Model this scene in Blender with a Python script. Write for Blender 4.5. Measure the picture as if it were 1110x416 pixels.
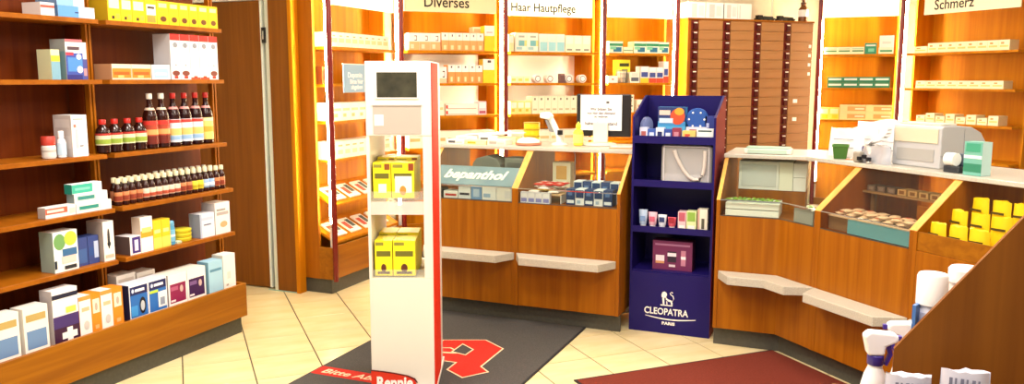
import bpy, bmesh, math, random
from mathutils import Vector, Matrix
random.seed(7)
for o in list(bpy.data.objects): bpy.data.objects.remove(o)
SC = bpy.context.scene
COL = SC.collection
R = math.radians
S2 = math.sqrt(.5)

# ------------------------------------------------------------------ camera
cd = bpy.data.cameras.new('camera'); cam = bpy.data.objects.new('camera', cd); COL.objects.link(cam)
cd.sensor_width = 36; cd.sensor_fit = 'HORIZONTAL'; cd.lens = 36 * 890 / 1110
cam.location = (0, 0, 1.5); cam.rotation_euler = (R(90 - 7.8), 0, R(22.8)); cd.clip_start = .05
SC.camera = cam
# ------------------------------------------------------------------ world, exposure
w = bpy.data.worlds.new('world'); SC.world = w; w.use_nodes = True
w.node_tree.nodes['Background'].inputs[0].default_value = (1, .97, .92, 1)
w.node_tree.nodes['Background'].inputs[1].default_value = .6
SC.view_settings.view_transform = 'Standard'; SC.view_settings.look = 'None'
SC.view_settings.gamma = 1; SC.view_settings.use_curve_mapping = False
SC.view_settings.exposure = .3
LAMP_COLOUR = (1, .92, .85)
ADDED_CEILING_LAMPS = [(-2.3, 2.2, 34), (-1.0, 2.9, 34), (-2.2, 3.9, 34), (-.1, 1.5, 34), (.5, 3.1, 30), (-1.7, .6, 30), (-.5, 6.4, 26), (.4, 5.6, 26), (-.7, 7.2, 8)]  # unseen luminaires lighting the room; the last added to brighten the drawer cabinet
TUBE = 80.0
SIGN_GLOW = 1.6

# ------------------------------------------------------------------ materials
def lin(h):
    h = h.lstrip('#'); out = []
    for i in (0, 2, 4):
        c = int(h[i:i + 2], 16) / 255
        out.append(c / 12.92 if c <= .04045 else ((c + .055) / 1.055) ** 2.4)
    return (*out, 1)
MC = {}
def M(hx, rough=.5, metal=0, emit=0, spec=.4):
    k = (hx, rough, metal, emit, spec)
    if k in MC: return MC[k]
    m = bpy.data.materials.new('paint_' + hx.strip('#')); m.use_nodes = True
    b = m.node_tree.nodes['Principled BSDF']
    b.inputs['Base Color'].default_value = lin(hx); b.inputs['Roughness'].default_value = rough
    b.inputs['Metallic'].default_value = metal; b.inputs['Specular IOR Level'].default_value = spec
    if emit:
        b.inputs['Emission Color'].default_value = lin(hx); b.inputs['Emission Strength'].default_value = emit
    MC[k] = m; return m
def noise_mat(name, ca, cb, scale, rough=.5, detail=4, lo=.3, hi=.7, bump=0, distort=0, spec=.4):
    m = bpy.data.materials.new(name); m.use_nodes = True; nt = m.node_tree; b = nt.nodes['Principled BSDF']
    tc = nt.nodes.new('ShaderNodeTexCoord'); mp = nt.nodes.new('ShaderNodeMapping'); mp.inputs['Scale'].default_value = scale
    nz = nt.nodes.new('ShaderNodeTexNoise'); nz.inputs['Scale'].default_value = 1; nz.inputs['Detail'].default_value = detail
    nz.inputs['Distortion'].default_value = distort
    cr = nt.nodes.new('ShaderNodeValToRGB'); cr.color_ramp.elements[0].color = lin(ca); cr.color_ramp.elements[1].color = lin(cb)
    cr.color_ramp.elements[0].position = lo; cr.color_ramp.elements[1].position = hi
    L = nt.links.new
    L(tc.outputs['Object'], mp.inputs['Vector']); L(mp.outputs[0], nz.inputs['Vector']); L(nz.outputs['Fac'], cr.inputs['Fac'])
    L(cr.outputs[0], b.inputs['Base Color']); b.inputs['Roughness'].default_value = rough; b.inputs['Specular IOR Level'].default_value = spec
    if bump:
        bp = nt.nodes.new('ShaderNodeBump'); bp.inputs['Strength'].default_value = bump; bp.inputs['Distance'].default_value = .002
        L(nz.outputs['Fac'], bp.inputs['Height']); L(bp.outputs[0], b.inputs['Normal'])
    return m
WOOD = noise_mat('wood_cherry_vertical', '#8A4B04', '#A25F0A', (26, 26, 1.2), .4, 6, .32, .68, 0, .6, .2)
WOODH = noise_mat('wood_cherry_horizontal', '#864E08', '#9E620C', (1.2, 26, 30), .4, 6, .32, .68, 0, .6, .2)
WOODHY = noise_mat('wood_cherry_lengthwise', '#864E08', '#9E620C', (30, 1.2, 26), .4, 6, .32, .68, 0, .6, .2)
DOORW = noise_mat('wood_door_brown', '#703E08', '#824C0E', (34, 34, 1.0), .5, 6, .3, .7, 0, .4, .2)
WOODS = noise_mat('wood_cherry_shelf', '#8A4A06', '#A05C0C', (1.5, 22, 22), .42, 5, .3, .7, 0, 0, .2)
WOODD = noise_mat('wood_walnut_vertical', '#5E2404', '#703006', (34, 34, 1.0), .5, 6, .3, .7, 0, .4, .15)
WOODB = noise_mat('wood_bay_orange', '#B06804', '#C47C08', (24, 24, 1.1), .6, 5, .3, .7, 0, 0, .12)
EDGE = noise_mat('wood_beech_edge', '#DDA04A', '#EAB45E', (20, 20, 2), .4)
KICK = noise_mat('kick_grey', '#46443A', '#4E4C42', (60, 60, 60), .5)
STONE = noise_mat('ledge_speckled_grey', '#B2AC9A', '#CAC4B2', (220, 220, 220), .45, 2)
TOP = noise_mat('worktop_grey', '#B8B3A4', '#CCC7B8', (160, 160, 160), .3, 2)
TILE = noise_mat('tile_cream', '#DAC590', '#E6D5A6', (3, 9, 9), .22, 5, .3, .7, 0, .5)
GROUT = noise_mat('grout_brown', '#4A4434', '#5A5240', (40, 40, 40), .8)
MATG = noise_mat('mat_grey_pile', '#45423F', '#524F4A', (170, 170, 170), .95, 2, .3, .7, .5, 0, .1)
MATR = noise_mat('mat_maroon_pile', '#662B20', '#763528', (170, 170, 170), .95, 2, .3, .7, .5, 0, .1)
PLASTER = noise_mat('plaster_white', '#E9E6DC', '#F1EFE6', (8, 8, 8), .8)
BEIGE = noise_mat('plaster_beige', '#D8CCB0', '#E0D6BC', (8, 8, 8), .8)
POSTM = noise_mat('post_dark_red', '#6A1710', '#7A1C14', (5, 5, 5), .25)
DKRED = M('#641812', .35)
DRW = noise_mat('wood_drawer', '#9C6838', '#AA7646', (1.5, 24, 24), .42, 5, .3, .7)
METAL = M('#C9CCCF', .25, 1); CHROME = M('#E4E6E8', .12, 1); WHITE = M('#F4F0E8', .4); BLACK = M('#141414', .4)
NAVY = M('#1C1358', .35, 0, 0, .2); GREY = M('#7E7C76', .5); CREAM = M('#F2E7C8', .5)
KIOSK = M('#E4DDD0', .35); KRED = M('#DC2E12', .6, 0, 0, .15)
def glass_mat(name, tint, alpha, gloss=.06):
    m = bpy.data.materials.new(name); m.use_nodes = True; nt = m.node_tree; nt.nodes.clear()
    o = nt.nodes.new('ShaderNodeOutputMaterial'); tr = nt.nodes.new('ShaderNodeBsdfTransparent'); tr.inputs[0].default_value = lin(tint)
    gl = nt.nodes.new('ShaderNodeBsdfGlossy'); gl.inputs['Roughness'].default_value = .03
    df = nt.nodes.new('ShaderNodeBsdfDiffuse'); df.inputs[0].default_value = lin('#F2F0EA')
    fc = nt.nodes.new('ShaderNodeLayerWeight'); fc.inputs['Blend'].default_value = .5
    pw = nt.nodes.new('ShaderNodeMath'); pw.operation = 'POWER'; pw.inputs[1].default_value = 5; nt.links.new(fc.outputs['Facing'], pw.inputs[0])
    lw = nt.nodes.new('ShaderNodeMath'); lw.operation = 'MULTIPLY_ADD'; lw.inputs[1].default_value = .3; lw.inputs[2].default_value = .003; nt.links.new(pw.outputs[0], lw.inputs[0])
    a = nt.nodes.new('ShaderNodeMixShader'); b = nt.nodes.new('ShaderNodeMixShader'); b.inputs[0].default_value = alpha
    L = nt.links.new
    L(tr.outputs[0], b.inputs[1]); L(df.outputs[0], b.inputs[2]); L(lw.outputs[0], a.inputs[0]); L(b.outputs[0], a.inputs[1]); L(gl.outputs[0], a.inputs[2])
    L(a.outputs[0], o.inputs[0]); return m
GLASS = glass_mat('glass_clear', '#F4F8F4', .005); SMOKE = glass_mat('glass_smoked', '#F0E8DA', .008)
ACRYL = glass_mat('acrylic_frosted', '#FFFFFF', .45); ACRYLC = glass_mat('acrylic_clear', '#FAFAF5', .12); CLEARBAG = glass_mat('vinyl_clear', '#D8D8DC', .34)
def emit_mat(name, hx, st):
    return M(hx, .5, 0, st)

# ------------------------------------------------------------------ mesh builder
class MB:
    def __init__(s): s.v = []; s.f = []; s.m = []; s.mats = []; s.sm = []
    def mi(s, mat):
        if mat not in s.mats: s.mats.append(mat)
        return s.mats.index(mat)
    def add(s, vs, fs, mat, smooth=False):
        n = len(s.v); s.v += [tuple(v) for v in vs]; i = s.mi(mat)
        for f in fs: s.f.append([n + k for k in f]); s.m.append(i); s.sm.append(smooth)
        return s
    def box(s, x0, x1, y0, y1, z0, z1, mat):
        return s.add([(x0, y0, z0), (x1, y0, z0), (x1, y1, z0), (x0, y1, z0), (x0, y0, z1), (x1, y0, z1), (x1, y1, z1), (x0, y1, z1)],
                     [(0, 3, 2, 1), (4, 5, 6, 7), (0, 1, 5, 4), (1, 2, 6, 5), (2, 3, 7, 6), (3, 0, 4, 7)], mat)
    def prism(s, pts, h, mat, axis='z', base=0):
        n = len(pts)
        if axis == 'z': A = [(x, y, base) for x, y in pts]; B = [(x, y, base + h) for x, y in pts]
        elif axis == 'y': A = [(x, base, z) for x, z in pts]; B = [(x, base + h, z) for x, z in pts]
        else: A = [(base, y, z) for y, z in pts]; B = [(base + h, y, z) for y, z in pts]
        return s.add(A + B, [tuple(range(n))[::-1], tuple(range(n, 2 * n))] + [(i, (i + 1) % n, n + (i + 1) % n, n + i) for i in range(n)], mat)
    def lathe(s, prof, mat, seg=20, cx=0, cy=0, smooth=True):
        V = []; F = []
        for r, z in prof:
            for k in range(seg):
                a = 2 * math.pi * k / seg; V.append((cx + r * math.cos(a), cy + r * math.sin(a), z))
        for i in range(len(prof) - 1):
            for k in range(seg):
                F.append((i * seg + k, i * seg + (k + 1) % seg, (i + 1) * seg + (k + 1) % seg, (i + 1) * seg + k))
        F.append(tuple(range(seg))[::-1]); F.append(tuple((len(prof) - 1) * seg + k for k in range(seg)))
        return s.add(V, F, mat, smooth)
    def tube(s, pts, r, mat, seg=8):
        V = []; F = []; P = [Vector(p) for p in pts]
        for i, p in enumerate(P):
            d = (P[min(i + 1, len(P) - 1)] - P[max(i - 1, 0)]).normalized()
            u = d.cross(Vector((0, 0, 1)) if abs(d.z) < .9 else Vector((1, 0, 0))).normalized(); v = d.cross(u)
            for k in range(seg):
                a = 2 * math.pi * k / seg; V.append(p + u * r * math.cos(a) + v * r * math.sin(a))
        for i in range(len(P) - 1):
            for k in range(seg): F.append((i * seg + k, i * seg + (k + 1) % seg, (i + 1) * seg + (k + 1) % seg, (i + 1) * seg + k))
        F.append(tuple(range(seg))[::-1]); F.append(tuple((len(P) - 1) * seg + k for k in range(seg)))
        return s.add(V, F, mat, True)
    def sweep(s, prof, pts, mat, org=(0, 0)):
        P = [Vector((p[0] - org[0], p[1] - org[1])) for p in pts]; N = []
        for a, b in zip(P, P[1:]):
            d = (b - a).normalized(); N.append(Vector((-d.y, d.x)))
        O = []
        for i in range(len(P)):
            if i == 0: O.append(N[0])
            elif i == len(P) - 1: O.append(N[-1])
            else: O.append((N[i - 1] + N[i]) / (1 + N[i - 1].dot(N[i])))
        V = []; F = []; n = len(prof)
        for p, o in zip(P, O):
            for d, z in prof: q = p + o * d; V.append((q.x, q.y, z))
        for i in range(len(P) - 1):
            for k in range(n): F.append((i * n + k, i * n + (k + 1) % n, (i + 1) * n + (k + 1) % n, (i + 1) * n + k))
        F.append(tuple(range(n))); F.append(tuple((len(P) - 1) * n + k for k in range(n))[::-1])
        return s.add(V, F, mat)
    def mesh(s, name, bevel=0, seg=2):
        me = bpy.data.meshes.new(name); me.from_pydata(s.v, [], s.f)
        for m in s.mats: me.materials.append(m)
        me.polygons.foreach_set('material_index', s.m); me.polygons.foreach_set('use_smooth', s.sm)
        bm = bmesh.new(); bm.from_mesh(me); bmesh.ops.recalc_face_normals(bm, faces=bm.faces)
        if bevel: bmesh.ops.bevel(bm, geom=list(bm.edges), offset=bevel, segments=seg, profile=.5, affect='EDGES', clamp_overlap=True)
        bm.to_mesh(me); bm.free()
        if any(s.sm): me.set_sharp_from_angle(angle=R(38))
        return me
    def build(s, name, parent=None, loc=(0, 0, 0), rz=0, bevel=0, seg=2):
        return link(name, s.mesh(name, bevel, seg), parent, loc, rz)
def link(name, me, parent=None, loc=(0, 0, 0), rz=0):
    o = bpy.data.objects.new(name, me); COL.objects.link(o); o.parent = parent; o.location = loc
    if rz: o.rotation_euler = (0, 0, R(rz))
    return o
def tag(o, label, cat, group=None):
    o['label'] = label; o['category'] = cat
    if group: o['group'] = group
    return o
def thing(name, label, cat, loc=(0, 0, 0), rz=0, group=None):
    return tag(link(name, None, None, loc, rz), label, cat, group)
def struct(o): o['kind'] = 'structure'; return o
def text(string, size, mat, parent, loc, rot=(R(90), 0, 0), name='lettering', sx=1, shear=0, bold=0, align='LEFT'):
    cu = bpy.data.curves.new('t', 'FONT'); cu.body = string; cu.size = size; cu.extrude = .0008; cu.shear = shear; cu.offset = bold; cu.align_x = align
    cu.resolution_u = 3
    t = bpy.data.objects.new('t', cu); COL.objects.link(t)
    dg = bpy.context.evaluated_depsgraph_get(); me = bpy.data.meshes.new_from_object(t.evaluated_get(dg))
    bpy.data.objects.remove(t); bpy.data.curves.remove(cu)
    me.materials.clear(); me.materials.append(mat)
    o = link(name, me, parent, loc); o.rotation_euler = rot; o.scale = (sx, 1, 1); return o
class Frame:
    def __init__(s, x, y, rz): s.o = (x, y); s.rz = rz; s.c = math.cos(R(rz)); s.s = math.sin(R(rz))
    def p(s, lx, ly, z): return (s.o[0] + lx * s.c - ly * s.s, s.o[1] + lx * s.s + ly * s.c, z)
CACHE = {}
LIFT = .0006
def carton(F, lx, ly, z, w, d, h, col, prints, name, label, cat='box', group=None, rz=0, side=None, top=None, sprints=()):
    """a folding carton: front face towards -y of its frame, prints are flat inks on the front"""
    k = ('carton', round(w, 3), round(d, 3), round(h, 3), col, tuple(prints), side, top, tuple(sprints))
    if k not in CACHE:
        b = MB(); e = .0006; m = M(col, .45)
        b.box(0, w, 0, d, 0, h, m)
        for pr_ in prints:
            u0, u1, v0, v1, c = pr_[:5]
            if len(pr_) > 5:
                b.add([((u0 + u1) / 2 * w + (u1 - u0) / 2 * w * math.cos(q * math.pi / 8), -e, (v0 + v1) / 2 * h + (v1 - v0) / 2 * h * math.sin(q * math.pi / 8)) for q in range(16)], [tuple(range(16))], M(c, .45)); e += .0003; continue
            b.add([(u0 * w, -e, v0 * h), (u1 * w, -e, v0 * h), (u1 * w, -e, v1 * h), (u0 * w, -e, v1 * h)], [(0, 1, 2, 3)], M(c, .45)); e += .0003
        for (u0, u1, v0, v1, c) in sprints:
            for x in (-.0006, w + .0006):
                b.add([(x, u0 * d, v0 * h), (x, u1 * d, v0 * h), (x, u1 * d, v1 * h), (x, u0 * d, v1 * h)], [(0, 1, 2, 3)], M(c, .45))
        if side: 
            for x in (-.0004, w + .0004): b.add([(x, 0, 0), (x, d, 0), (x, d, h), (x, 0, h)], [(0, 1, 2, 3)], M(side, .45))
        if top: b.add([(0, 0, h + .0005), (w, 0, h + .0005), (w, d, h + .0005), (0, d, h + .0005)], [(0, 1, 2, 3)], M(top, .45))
        # seam of the tuck flap
        b.add([(w * .06, d + .0006, h * .97), (w * .94, d + .0006, h * .97), (w * .94, d + .0006, h), (w * .06, d + .0006, h)], [(0, 1, 2, 3)], M(col, .6))
        CACHE[k] = b.mesh(name)
    return tag(link(name, CACHE[k], None, F.p(lx, ly, z + LIFT), F.rz + rz), label, cat, group)
def bottle(F, lx, ly, z, prof, label_z, cols, name, label, group=None, cat='bottle', cap=None, lab2=None, seg=18):
    """prof = glass profile, label_z = (z0, z1, radius), cols = (glass, label, cap), cap = cap profile"""
    k = ('bottle', tuple(prof), label_z, cols, tuple(cap), lab2)
    if k not in CACHE:
        a = MB().lathe(prof, M(cols[0], .12), seg).mesh('body')
        z0, z1, r = label_z
        l = MB().lathe([(r + .0006, z0), (r + .001, z0 + .0005), (r + .001, z1 - .0005), (r + .0006, z1)], M(cols[1], .5), seg)
        if lab2:
            for (a0, a1, c) in lab2: l.lathe([(r + .0011, z0 + (z1 - z0) * a0), (r + .0014, z0 + (z1 - z0) * a0 + .0003), (r + .0014, z0 + (z1 - z0) * a1 - .0003), (r + .0011, z0 + (z1 - z0) * a1)], M(c, .5), seg)
        CACHE[k] = (a, l.mesh('label'), MB().lathe(cap, M(cols[2], .35), seg).mesh('cap'))
    t = thing(name, label, cat, F.p(lx, ly, z), F.rz, group)
    for n, me in zip(('body', 'paper_label', 'cap'), CACHE[k]): link(n, me, t)
    return t

# ================================================================== SETTING
fb = MB(); fb.box(-5.6, 4.2, -1.6, 9.6, -.06, -.004, GROUT); floor = struct(fb.build('floor'))
PT = .3425
tm = MB().box(-PT / 2 + .0032, PT / 2 - .0032, -PT / 2 + .0032, PT / 2 - .0032, -.004, 0, TILE).mesh('tile', .0012, 1)
cand = []
for i in range(-14, 26):
    for j in range(-6, 30):
        p = .308 + (i + .5) * PT; q = 3.825 + (j - 9 + .5) * PT
        x = (p - q) * S2; y = (p + q) * S2
        if -4.6 < x < 2.2 and .8 < y < 5.6 and not (x < -3.55 and y < 3.7) and not (x > -2.6 and y > 4.95) and not (x > -.1 and y + x > 4.9):
            cand.append((math.hypot(x + 1.4, y - 3.2), x, y))
cand.sort()
for d, x, y in cand[:296]: link('tile', tm, floor, (x, y, 0), 45)
far = MB()
for d, x, y in cand[296:]:
    h = (PT / 2 - .0032) / S2
    far.add([(x - h, y, 0), (x, y - h, 0), (x + h, y, 0), (x, y + h, 0)], [(0, 1, 2, 3)], TILE)
if far.v: o = far.build('far_tiles', floor); o['kind'] = 'stuff'
struct(MB().box(-5.6, 4.2, -1.6, 9.8, 2.75, 2.85, PLASTER).build('ceiling'))
struct(MB().box(-3.82, -3.70, -1.6, 3.86, 0, 2.75, BEIGE).build('wall_left'))
struct(MB().box(-4.75, -4.65, 3.7, 5.6, 0, 2.75, PLASTER).build('wall_recess'))
struct(MB().box(-4.65, -3.82, 3.74, 3.86, 0, 2.75, PLASTER).build('wall_return'))
struct(MB().box(3.2, 3.3, -1.6, 7.0, 0, 2.75, BEIGE).build('wall_right'))
FB = Frame(-3.33, 5.681, 45)
struct(MB().box(-.55, 4.9, .46, .56, 0, 2.75, BEIGE).build('wall_back', None, (FB.o[0], FB.o[1], 0), 45))
struct(MB().box(-.7, .9, 9.12, 9.22, 0, 2.75, BEIGE).build('wall_niche'))
struct(MB().box(-.1, 4.2, .5, .6, 0, 2.75, BEIGE).build('wall_corner', None, (.342, 8.605, 0), -45))
# door wall with its leaf, jamb and panel
dw = MB(); dw.box(-4.65, -3.60, 4.66, 4.74, 2.045, 2.75, PLASTER); struct(dw.build('wall_door'))
struct(MB().box(-4.75, -3.9, 5.5, 5.6, 0, 2.75, M('#4A4640', .8)).build('wall_store'))  # dark colour paints the dimness of the room behind the door
door = struct(MB().box(-4.64, -3.853, 4.665, 4.705, .012, 2.04, DOORW).build('door_1', None, (0, 0, 0), 0, .002, 1))
MB().box(-3.853, -3.838, 4.66, 4.705, .012, 2.04, M('#D9DED2', .4)).build('leaf_edge', door)
jamb = struct(MB().box(-3.806, -3.768, 4.655, 4.735, 0, 2.04, M('#D3D9CC', .4)).build('trim_1'))
MB().box(-3.838, -3.806, 4.69, 4.72, .95, 2.04, M('#C2C9BC', .45)).build('stop_strip', jamb)
MB().box(-3.838, -3.806, 4.695, 4.72, 0, .95, M('#20211F', .5)).build('gap_shade_strip', jamb)  # dark strip paints the shade inside the open door gap
lk = MB().box(-3.832, -3.800, 4.645, 4.655, 1.75, 1.856, BLACK).build('lock_plate', jamb)
MB().box(-3.822, -3.811, 4.642, 4.645, 1.775, 1.832, METAL).build('latch', lk)
struct(MB().box(-3.766, -3.598, 4.64, 4.70, 0, 2.4, DOORW).build('wall_panel'))
struct(MB().box(-3.597, -3.566, 4.63, 4.70, 0, 2.4, WOODB).build('trim_2'))
struct(MB().box(-3.85, -3.60, 4.635, 4.64, 0, .006, M('#7FA79A', .4)).build('trim_3'))

# ceiling lamps (square luminaires out of view, added to light the room)
for i, (x, y, e) in enumerate(ADDED_CEILING_LAMPS):
    t = thing('added_ceiling_lamp', 'unseen square ceiling luminaire with a bright diffuser, added to light the room', 'lamp', (x, y, 2.75), 0, 'added ceiling luminaires')
    f = MB()
    for a in ((-.31, -.29, -.31, .31), (.29, .31, -.31, .31), (-.29, .29, -.31, -.29), (-.29, .29, .29, .31)): f.box(*a, -.03, 0, WHITE)
    f.build('lamp_frame', t); MB().box(-.288, .288, -.288, .288, -.02, -.004, emit_mat('d', '#FFF4DC', 1.5)).build('diffuser', t)
    ld = bpy.data.lights.new('lamp_light', 'AREA'); ld.energy = e; ld.size = .56; ld.color = LAMP_COLOUR
    lo = bpy.data.objects.new('lamp_light', ld); COL.objects.link(lo); lo.parent = t; lo.location = (0, 0, -.035)

# ================================================================== LEFT WALL SHELF
FL = Frame(-3.42, 0, 90)
sh = thing('wall_shelf', 'tall dark wooden wall shelf with cherry boards and a low plinth drawer along its foot', 'shelf', (-3.66, 2.95, 0))
def SB(name, x0, x1, y0, y1, z0, z1, m, par=None, bev=0): return MB().box(x0 + 3.66, x1 + 3.66, y0 - 2.95, y1 - 2.95, z0, z1, m).build(name, par or sh, (0, 0, 0), 0, bev, 1)
SB('back_panel', -3.69, -3.662, 1.75, 3.84, .1, 2.5, WOODD)
SB('toe_kick', -3.66, -3.34, 1.75, 3.765, 0, .104, KICK)
SB('base_front', -3.322, -3.304, 1.75, 3.78, .105, .303, WOODHY, None, .0015)
SB('base_end', -3.66, -3.322, 3.762, 3.78, .105, .303, WOOD)
SB('base_deck', -3.66, -3.322, 1.75, 3.762, .266, .284, WOODS)
ZS = [1.787, 1.499, 1.135, .868, .608]
for i, z in enumerate(ZS):
    xf = -3.40 if i < 3 else -3.37
    for (y0, y1) in ((1.75, 2.944), (2.988, 3.782)): SB('shelf', -3.66, xf, y0, y1, z - .022, z, WOODS, None, .0015)
for y in (2.95, 2.97, 3.79, 3.812): SB('upright', -3.53, -3.50, y, y + .011, .303, 2.5, WOOD)
SB('upright', -3.64, -3.54, 2.948, 2.984, .303, 2.5, WOODD)
FLL = Frame(-3.66, 2.95, 90)

# --- top board: yellow tea cartons, blue and white boxes
G = 'yellow tea cartons on the top shelf'
ye = [3.019, 3.097, 3.168, 3.250, 3.329, 3.409, 3.481, 3.554, 3.622, 3.699, 3.774]
for i in range(10):
    a, b = ye[i], ye[i + 1]
    if i < 3: pr = ((.1, .9, .5, .86, '#F6EFC0'), (.3, .5, .08, .2, '#3A2A18'), (.6, .9, .1, .3, '#D8B040'))
    elif i == 3: pr = ((.12, .9, .36, .8, '#F7F4E8'), (.2, .8, .62, .72, '#55462A'), (.15, .85, .06, .34, '#A3923A'))
    else: pr = ((.15, .85, .72, .9, '#F4E9A0'), (.25, .8, .12, .36, '#6A3A12', 'e'), (.1, .9, .48, .56, '#D9B418'))
    lab = ('yellow carton with a pale panel in the tea row on the top shelf' if i < 3 else
           'yellow carton with a white panel and brown glasses in the tea row' if i == 3 else
           'yellow carton with a brown fruit print in the tea row on the top shelf')
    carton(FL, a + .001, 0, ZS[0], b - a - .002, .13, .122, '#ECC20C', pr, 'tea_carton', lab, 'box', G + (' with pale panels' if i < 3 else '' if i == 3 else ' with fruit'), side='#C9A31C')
carton(FL, 2.745, 0, ZS[0], .197, .14, .052, '#E8ECF2', ((0, .55, 0, 1, '#5E9AD2'), (.45, .6, .4, .52, '#2A3A7A'), (.55, .75, 0, 1, '#A9C8E6')), 'flat_carton', 'long blue and white carton lying on the top shelf, under another one', side='#5C7FA8')
carton(FL, 2.745, .004, ZS[0] + .053, .146, .14, .05, '#D5DFEC', ((0, .6, 0, .7, '#86B4DE'), (.4, .65, .62, .78, '#39488A')), 'flat_carton', 'pale blue carton lying on top of a longer blue carton', side='#6C8AB0')
carton(FL, 2.665, .01, ZS[0], .07, .12, .06, '#E9E4E2', ((0, 1, .6, .8, '#C85A4A'),), 'small_carton', 'small white carton with a red stripe on the top shelf')
# --- second board
for i, (a, b) in enumerate(((3.021, 3.140), (3.142, 3.266))):
    carton(FL, a, 0, ZS[1], b - a, .12, .077, '#F0D8BC', ((.02, .98, .1, .72, '#E0852A'), (.1, .9, .3, .5, '#C45A16'), (.3, .6, .12, .28, '#F4C070')), 'orange_carton', 'flat carton printed orange, second board of the wall shelf', 'box', 'orange cartons on the second board', side='#B98A64')
carton(FL, 3.274, 0, ZS[1], .122, .12, .077, '#DCE6EF', ((.1, .9, .1, .75, '#9FC2DF'), (.2, .8, .3, .45, '#F4F7FA')), 'pale_blue_carton', 'flat pale blue carton beside the orange cartons')
G = 'tall white cartons with red tops'
for a, b in ((3.406, 3.474), (3.476, 3.546), (3.548, 3.616), (3.618, 3.688), (3.690, 3.760)):
    i = round((a - 3.4) / .07)
    pr = ((0, 1, .86, 1, '#C62A22'), (.28, .78, .7, .82, '#8A8C92', 'e'), (.1, .9, .08, .2, '#7A3A2A', 'e') if i in (0, 1, 4) else (.0, 1, 0, .05, '#D0502C'), (.3, .7, .02, .08, '#C23A20'), (.0, .25, .4, .75, '#B9C8EE') if i in (2, 3) else (.4, .6, .3, .34, '#A0A0A0'))
    carton(FL, a, 0, ZS[1], b - a - .001, .12, .243, '#F4F1EE', pr, 'tall_carton', ('tall white carton with a red top and brown print at its foot', 'tall white carton with a red top and brown print at its foot', 'tall white carton with a red top and pale blue stripe', 'tall white carton with a red top and pale blue stripe', 'tall white carton with a red top beside the shelf upright')[min(i, 4)], 'box', G, side='#C7C2C2')
carton(FL, 2.768, 0, ZS[1], .092, .10, .187, '#ECE6E6', ((0, 1, .93, 1, '#D86A72'), (0, 1, .0, .66, '#3A4FA4'), (.1, .95, .2, .55, '#4A86C8'), (0, .45, .6, .68, '#B03A50'), (.6, .9, .5, .64, '#DCE6F4', 'e'), (.6, .95, .16, .34, '#E8D8DC', 'e'), (.1, .8, .74, .82, '#554048'), (0, .9, .0, .12, '#2A2C78')), 'medicine_carton', 'white and blue medicine carton with a pink top edge', side='#9A9C98', sprints=((.05, .95, 0, .7, '#6A8C98'),))
carton(FL, 2.862, .02, ZS[1], .036, .08, .176, '#F0E6E0', ((0, 1, 0, .55, '#4A4C90'), (.1, .9, .1, .3, '#B88A94')), 'slim_carton', 'slim white and violet carton tucked beside a medicine carton')
carton(FL, 2.69, 0, ZS[1], .045, .09, .137, '#D8DCB0', ((0, 1, .0, .6, '#78A4B8'), (0, 1, .6, .8, '#C8C23A')), 'slim_carton', 'slim carton in blue and yellow green on the second board')
# --- third board: juice bottles
short_prof = [(.026, 0), (.034, .006), (.0345, .1), (.032, .118), (.016, .138), (.0135, .143), (.0135, .15)]
short_cap = [(.0145, .143), (.017, .145), (.017, .166), (.0155, .168)]
for y in (2.978, 3.05, 3.13, 3.205):
    bottle(FL, y, .04, ZS[2], short_prof, (.042, .1, .0345), ('#2A0E0A', '#D8D4B4', '#C22218'), 'juice_bottle', ('short juice bottle with a green label next to a tall white capped bottle' if y > 3.2 else 'short juice bottle with a green label at the end of its row' if y < 3 else 'short juice bottle with a red cap between two others like it'), 'short juice bottles on the third board', cap=short_cap, lab2=((.1, .5, '#8FA83A'), (.82, 1, '#B03028')))
tall_prof = [(.028, 0), (.037, .007), (.0375, .165), (.034, .188), (.017, .222), (.0135, .24), (.0135, .275)]
tall_cap = [(.014, .262), (.0155, .264), (.0155, .29), (.014, .292)]
for i, y in enumerate((3.285, 3.365, 3.447, 3.529, 3.612, 3.692)):
    if i < 2: c = ('#2E0D08', '#A8402A', '#EDE4D6'); lb = 'tall dark juice bottle with a white cap and a brown red label'; l2 = ((.0, .35, '#6A1E12'), (.4, .62, '#E0A060'), (.82, .97, '#D8342C')); g = 'tall juice bottles with white caps'
    elif i < 5: c = ('#26090A', '#D5DEE8', '#B4201A'); lb = 'tall dark juice bottle with a red cap and a pale blue label'; l2 = ((.3, .6, '#D8C070'), (.1, .28, '#8FB4D8'), (.84, .98, '#D04038')); g = 'tall juice bottles with pale blue labels'
    else: c = ('#26090A', '#E2CF74', '#A81C18'); lb = 'tall dark juice bottle with a red cap and a yellow label'; l2 = ((.35, .6, '#C8A63A'), (.84, .98, '#E8E0B0')); g = None
    tb = bottle(FL, y, .045, ZS[2], tall_prof, (.025, .15, .0375), c, 'juice_bottle', lb, g, cap=tall_cap, lab2=l2)
    link('neck_label', CACHE.setdefault('neck%d' % (i < 2), MB().lathe([(.0262, .2045), (.0268, .2047), (.0206, .2168), (.0198, .217)], M('#D8908A' if i > 1 else '#D8C0A8', .5), 18).mesh('neck_label')), tb)
carton(FL, 2.771, 0, ZS[2], .084, .12, .197, '#F3F1F0', ((.1, .75, .88, .92, '#A8B4B0'), (.12, .3, .7, .78, '#D87A6A'), (.2, .4, .2, .66, '#B8BCC8'), (.45, .7, .24, .27, '#70747C')), 'white_carton', 'upright white carton with fine grey print, third board of the wall shelf', side='#C9C0BC', sprints=((.1, .9, .7, .9, '#D9D2CE'), (.1, .9, .2, .5, '#D2CAC6')))
wp = [(.014, 0), (.0195, .003), (.02, .075), (.015, .088), (.012, .09), (.012, .1)]
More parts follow.
